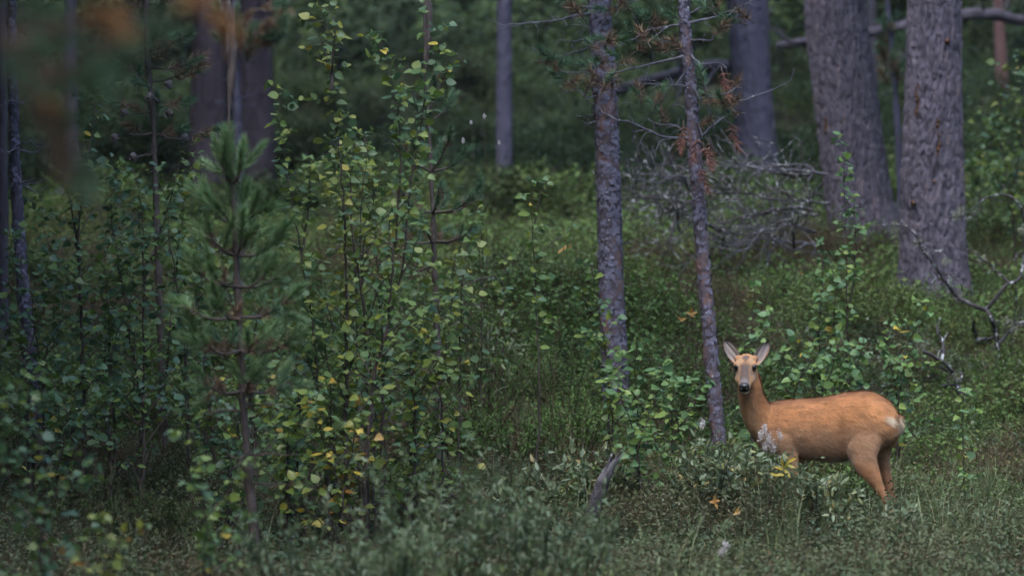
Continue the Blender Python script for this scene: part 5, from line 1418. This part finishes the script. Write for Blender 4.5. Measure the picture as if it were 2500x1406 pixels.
        mix((0.25, 0.115, 0.055), (1 - sm(np.sqrt(((px - 2052) / 12) ** 2 + ((py - 1062) / 45) ** 2) + nz, .5, 1.2)) * 0.5)  # dark flank hollow, muscle shading painted into the coat
        # pale rump patch, near side and round the tail
        c = P(2166, 1022, DF - .20)
        q = V - c; a1 = q @ ax; a2 = q[:, 2]
        el_ = np.sqrt(((a1 - 0.015) / 0.050) ** 2 + ((a2 + 0.35 * a1) / 0.030) ** 2)
        rump = a1 > -0.06
        mix((0.66, 0.55, 0.40), (1 - sm(el_ * 1.25 + nz * 0.7, 0.45, 1.2)) * rump)
        mix((0.55, 0.42, 0.29), (1 - sm(np.abs(px - 2200) / 16 + np.abs(py - 1035) / 26 + nz, .7, 1.3)))
        mix((0.16, 0.085, 0.05), (1 - sm(np.sqrt(((px - 2183) / 5) ** 2 + ((py - 1022) / 20) ** 2) + nz, .5, 1.2)) * 0.8)
        # neck: paler fawn down the front
        nkm = (px < 1875) & (py > 915)
        mix((0.40, 0.235, 0.125), nkm * (1 - sm(px - (py - 950) * 0.30, 1815, 1852)) * 0.8)
        # head
        h = V - poll; s = h @ f; x = h @ r; u = h @ hu
        head = (s > -0.045) & (s < 0.23) & (np.abs(x) < 0.075) & (u > -0.075) & (py < 963)
        hm = head * sm(s, -0.03, 0.02)
        nz2 = fbm(V * 90, 2) - 0.5
        mix((0.31, 0.165, 0.08), hm)
        mix((0.33, 0.205, 0.115), hm * (1 - sm(np.sqrt(((s - .045) / .035) ** 2 + ((np.abs(x) - .030) / .016) ** 2) + nz2, .6, 1.2)))
        mix((0.085, 0.062, 0.055), hm * (1 - sm(np.sqrt(((s - .012) / .040) ** 2 + (x / .019) ** 2) + nz2 * 1.3, .65, 1.15)) * (u > 0.0) * 0.95)
        mix((0.095, 0.074, 0.070), hm * sm(s, .055, .085) * (1 - sm(np.abs(x) + nz2 * .02, .018, .034)) * (u > -0.02) * 0.9)
        mix((0.26, 0.185, 0.135), hm * sm(s, .07, .095) * (1 - sm(s, .13, .155)) * sm(np.abs(x), .02, .03) * 0.7)
        mix((0.17, 0.15, 0.15), hm * sm(s, .135, .170) * (1 - sm(np.abs(x) + nz2 * .02, .016, .03)) * (u > -0.02))
        mix((0.40, 0.235, 0.12), hm * sm(s, .105, .14) * sm(np.abs(x), .022, .032))
        low = u < -.034
        mix((0.62, 0.57, 0.54), hm * sm(s, .150, .172) * low)
        mix((0.010, 0.009, 0.010), hm * sm(s, .170, .180) * (u > -.036) * (1 - sm(np.abs(x), .026, .032)))
        e = np.sqrt(((s - .072) / .027) ** 2 + ((np.abs(x) - .049) / .018) ** 2 + ((u - .024) / .022) ** 2)
        mix((0.03, 0.022, 0.02), hm * (1 - sm(e, .75, 1.05)))
        col = col * (1 + 0.25 * nz[:, None])
        return np.clip(col, 0.004, 0.9), head, s
    col, head, hs_ = coat(V)
    m, nt, bs, out = new_mat('deer_coat')
    at = nt.nodes.new('ShaderNodeVertexColor'); at.layer_name = 'Col'
    nt.links.new(at.outputs[0], bs.inputs['Base Color']); bs.inputs['Roughness'].default_value = 0.75; bs.inputs['Specular IOR Level'].default_value = 0.2
    bs.inputs['Sheen Weight'].default_value = 0.15
    ev.materials.clear(); ev.materials.append(m)
    ca = ev.color_attributes.new('Col', 'FLOAT_COLOR', 'POINT')
    cc = np.ones((n, 4), np.float32); cc[:, :3] = col; ca.data.foreach_set('color', cc.ravel())
    ev.polygons.foreach_set('use_smooth', np.ones(len(ev.polygons), bool))
    ev.name = 'body'
    base = P(2040, 1300, DF)
    t = empty('roe_deer', (base[0], base[1], gz(base[0], base[1])), 'rust-brown roe deer doe standing side-on with its head turned to the camera', 'deer')
    body = link('body', ev, t)
    # fur
    ev.calc_loop_triangles()
    tri = np.empty(len(ev.loop_triangles) * 3, np.int32); ev.loop_triangles.foreach_get('vertices', tri); tri = tri.reshape(-1, 3)
    A = np.linalg.norm(np.cross(V[tri[:, 1]] - V[tri[:, 0]], V[tri[:, 2]] - V[tri[:, 0]]), axis=1)
    K = 130000
    ti = nr.choice(len(tri), K, p=A / A.sum())
    w = nr.random((K, 2)); fl = w.sum(1) > 1; w[fl] = 1 - w[fl]
    w = np.stack([1 - w.sum(1), w[:, 0], w[:, 1]], 1)
    p = (V[tri[ti]] * w[..., None]).sum(1); nn = norm((N[tri[ti]] * w[..., None]).sum(1)); pc = (col[tri[ti]] * w[..., None]).sum(1)
    px = p[:, 0] / p[:, 1] * F + 1250; py = 703 - (p[:, 2] - ZC) / p[:, 1] * F
    _, hd, s_ = coat(p)
    flow = ax[None] * 1.0 + np.array([0, 0, -0.35])[None] * np.ones((K, 1))
    def sg(x, a, w_): return 1 / (1 + np.exp(-(x - a) / w_))
    for wt, dr in ((sg(py, 1112, 9), (0.35, 0, -1.0)), (sg(px, 2085, 14) * sg(py, 1000, 16) * (1 - sg(py, 1135, 10)), (0.75, -.2, -0.75)), ((1 - sg(px, 1868, 7)) * sg(py, 945, 6), (0.18, 0, -1.0))):
        flow = flow * (1 - wt[:, None]) + np.array(dr)[None] * wt[:, None]
    flow[hd] = -f
    flow = flow + nr.normal(0, 0.22, (K, 3)) + 0.5 * (np.stack([fbm(p * 14, 2), fbm(p * 14 + 5, 2), fbm(p * 14 + 9, 2)], 1) - 0.5)
    flow = flow - nn * (flow * nn).sum(1)[:, None]
    flow = norm(flow)
    ln = np.where(hd, np.where(s_ > .16, 0.003, 0.007), np.where((px > 2150) & (py < 1060), 0.038, 0.028)) * nr.uniform(0.6, 1.2, K)
    wd = np.where(hd, 0.0014, 0.0021)
    side = norm(np.cross(nn, flow)) * (wd / 2)[:, None]
    tip = p + flow * ln[:, None] + nn * (ln * nr.uniform(0.10, 0.45, K))[:, None]
    FV = np.stack([p - side, p + side, tip], 1).reshape(-1, 3)
    tone = nr.uniform(0.62, 1.36, K)[:, None] * np.where(hd, 1.0, np.clip(0.58 + 0.84 * fbm(p * np.array([24, 24, 80]) + 0.6 * fbm(p * 9, 2)[:, None], 3), 0.5, 1.5))[:, None]
    fc = np.clip(np.repeat(pc * tone, 3, 0), 0, 0.9)
    fo = link('fur', mesh_np('fur', FV, np.arange(3 * K).reshape(-1, 3), m, None, False, fc), body, loc=(0, 0, 0))
    fo['kind'] = 'stuff'
    # eyes
    me_, nt, bs, out = new_mat('deer_eye'); bs.inputs['Base Color'].default_value = (0.006, 0.005, 0.006, 1); bs.inputs['Roughness'].default_value = 0.06
    def ellipsoid(name, c, X, Y, Z, mat, parent, nu=16, nv=10, col=None):
        a = np.linspace(0, 2 * math.pi, nu, endpoint=False); q = np.linspace(-math.pi / 2 + .12, math.pi / 2 - .12, nv)
        Vv = np.array([c + X * math.cos(e) * math.cos(i) + Y * math.cos(e) * math.sin(i) + Z * math.sin(e) for e in q for i in a])
        Q = [(j * nu + i, j * nu + (i + 1) % nu, (j + 1) * nu + (i + 1) % nu, (j + 1) * nu + i) for j in range(nv - 1) for i in range(nu)]
        me = bpy.data.meshes.new(name)
        Q2 = [tuple(range(nu))[::-1], tuple((nv - 1) * nu + i for i in range(nu))]
        me.from_pydata([tuple(v) for v in Vv], [], Q + Q2); me.materials.append(mat)
        for pl in me.polygons: pl.use_smooth = True
        return link(name, me, parent)
    for sx in (-1, 1):
        ellipsoid('eye', H(.072, sx * .0465, .0290), r * .0145, f * .0190, hu * .0170, me_, t)
    mn, nt, bs, out = new_mat('deer_nose'); bs.inputs['Base Color'].default_value = (0.012, 0.011, 0.012, 1); bs.inputs['Roughness'].default_value = 0.32
    no = ellipsoid('nose', H(.188, 0, -.010), r * .0300, f * .018, hu * .0200, mn, t)
    for sx in (-1, 1):
        ellipsoid('nostril', H(.203, sx * .016, -.012), r * .008, f * .005, hu * .006, me_, no)
    mc, nt, bs, out = new_mat('deer_chin'); bs.inputs['Base Color'].default_value = (0.66, 0.62, 0.60, 1); bs.inputs['Roughness'].default_value = 0.8
    ellipsoid('chin', H(.181, 0, -.042), r * .0245, f * .021, hu * .018, mc, t)
    # ears: cupped, pale grey inside, rust outside, dark rim
    mi, nt, bs, out = new_mat('deer_ear'); at = nt.nodes.new('ShaderNodeVertexColor'); at.layer_name = 'Col'
    nt.links.new(at.outputs[0], bs.inputs['Base Color']); bs.inputs['Roughness'].default_value = 0.85
    def ear(bpx, bpy_, tpx, tpy, wm, turn):
        B = P(bpx, bpy_, DF - 0.035); Tp = P(tpx, tpy, DF - 0.005)
        L = Tp - B; Ld = norm(L)
        face = norm(np.array([turn, -1.0, 0.05])); face = norm(face - Ld * (face @ Ld))
        sd = np.cross(Ld, face)
        nu, nv = 16, 13
        VV, CC = [], []
        for layer in (0, 1):
            for i in range(nu):
                u = i / (nu - 1)
                wv = wm * (0.42 + 1.1 * math.sin(math.pi * min(1, u * 0.86 + 0.10)) * 0.55) * (1 if u < .70 else math.sqrt(max(0.0, 1 - ((u - .70) / .305) ** 2)) * 0.92 + 0.08)
                for j in range(nv):
                    v = -1 + 2 * j / (nv - 1)
                    cup = (1 - v * v) * wm * (0.62 - 0.35 * u)
                    th_ = 0.0035 if layer else 0.0
                    pt = B + L * u + sd * wv * v - face * (cup + th_ * (1 - v * v * 0.9)) + face * 0.004 * math.sin(9 * v + 6 * u) * (1 - layer) * 0.6
                    VV.append(pt)
                    rim = min(1.0, max(abs(v) ** 5 * (0.35 + u), max(0, (u - .80) / .15)))
                    if layer == 0:
                        streak = 0.5 + 0.5 * math.sin(v * 7 + u * 5)
                        c = np.array([0.25, 0.22, 0.215]) * (0.62 + 0.75 * streak * (1 - 0.5 * u)) + np.array([0.03, 0.0, -0.02]) * (1 - u)
                        c = c * (1 - rim) + np.array([0.05, 0.04, 0.04]) * rim
                        if u < 0.28: c = c * (u / .28) + np.array([0.36, 0.20, 0.10]) * (1 - u / .28)
                    else:
                        c = np.array([0.33, 0.16, 0.075]) * (1 - rim * .8)
                    CC.append(c)
        VV, CC = np.array(VV), np.array(CC)
        Q = []
        for layer in (0, 1):
            o = layer * nu * nv
            for i in range(nu - 1):
                for j in range(nv - 1):
                    q = (o + i * nv + j, o + i * nv + j + 1, o + (i + 1) * nv + j + 1, o + (i + 1) * nv + j)
                    Q.append(q if layer else q[::-1])
        o = nu * nv
        for i in range(nu - 1):
            Q.append((i * nv, o + i * nv, o + (i + 1) * nv, (i + 1) * nv)); Q.append((i * nv + nv - 1, (i + 1) * nv + nv - 1, o + (i + 1) * nv + nv - 1, o + i * nv + nv - 1))
        for j in range(nv - 1):
            e = (nu - 1) * nv + j; Q.append((e, e + 1, o + e + 1, o + e))
        return link('ear', mesh_np('ear', VV, np.array(Q), mi, None, True, CC), t)
    ear(1803, 886, 1768, 828, .033, -0.3)
    ear(1844, 886, 1878, 834, .033, 0.3)
deer()

# ------------------------------------------------------------------ thin haze volume added to lift the shadows
def haze():
    x0, x1, y0, y1, z0, z1 = -150, 150, -40, 300, -3.0, 60.0
    V = [(x, y, z) for z in (z0, z1) for y in (y0, y1) for x in (x0, x1)]
    Q = [(0, 2, 3, 1), (4, 5, 7, 6), (0, 1, 5, 4), (2, 6, 7, 3), (0, 4, 6, 2), (1, 3, 7, 5)]
    m = bpy.data.materials.new('haze'); m.use_nodes = True
    nt = m.node_tree
    nt.nodes.remove(nt.nodes['Principled BSDF'])
    v = nt.nodes.new('ShaderNodeVolumePrincipled')
    v.inputs['Color'].default_value = (0.82, 0.88, 1.0, 1)
    v.inputs['Density'].default_value = 0.00025
    v.inputs['Anisotropy'].default_value = 0.2
    nt.links.new(v.outputs[0], nt.nodes['Material Output'].inputs['Volume'])
    o = link('haze', mesh_np('haze', np.array(V, float), np.array(Q), m))
    tag(o, 'thin cool haze volume added to lift the shadows', 'haze', kind='stuff')
haze()
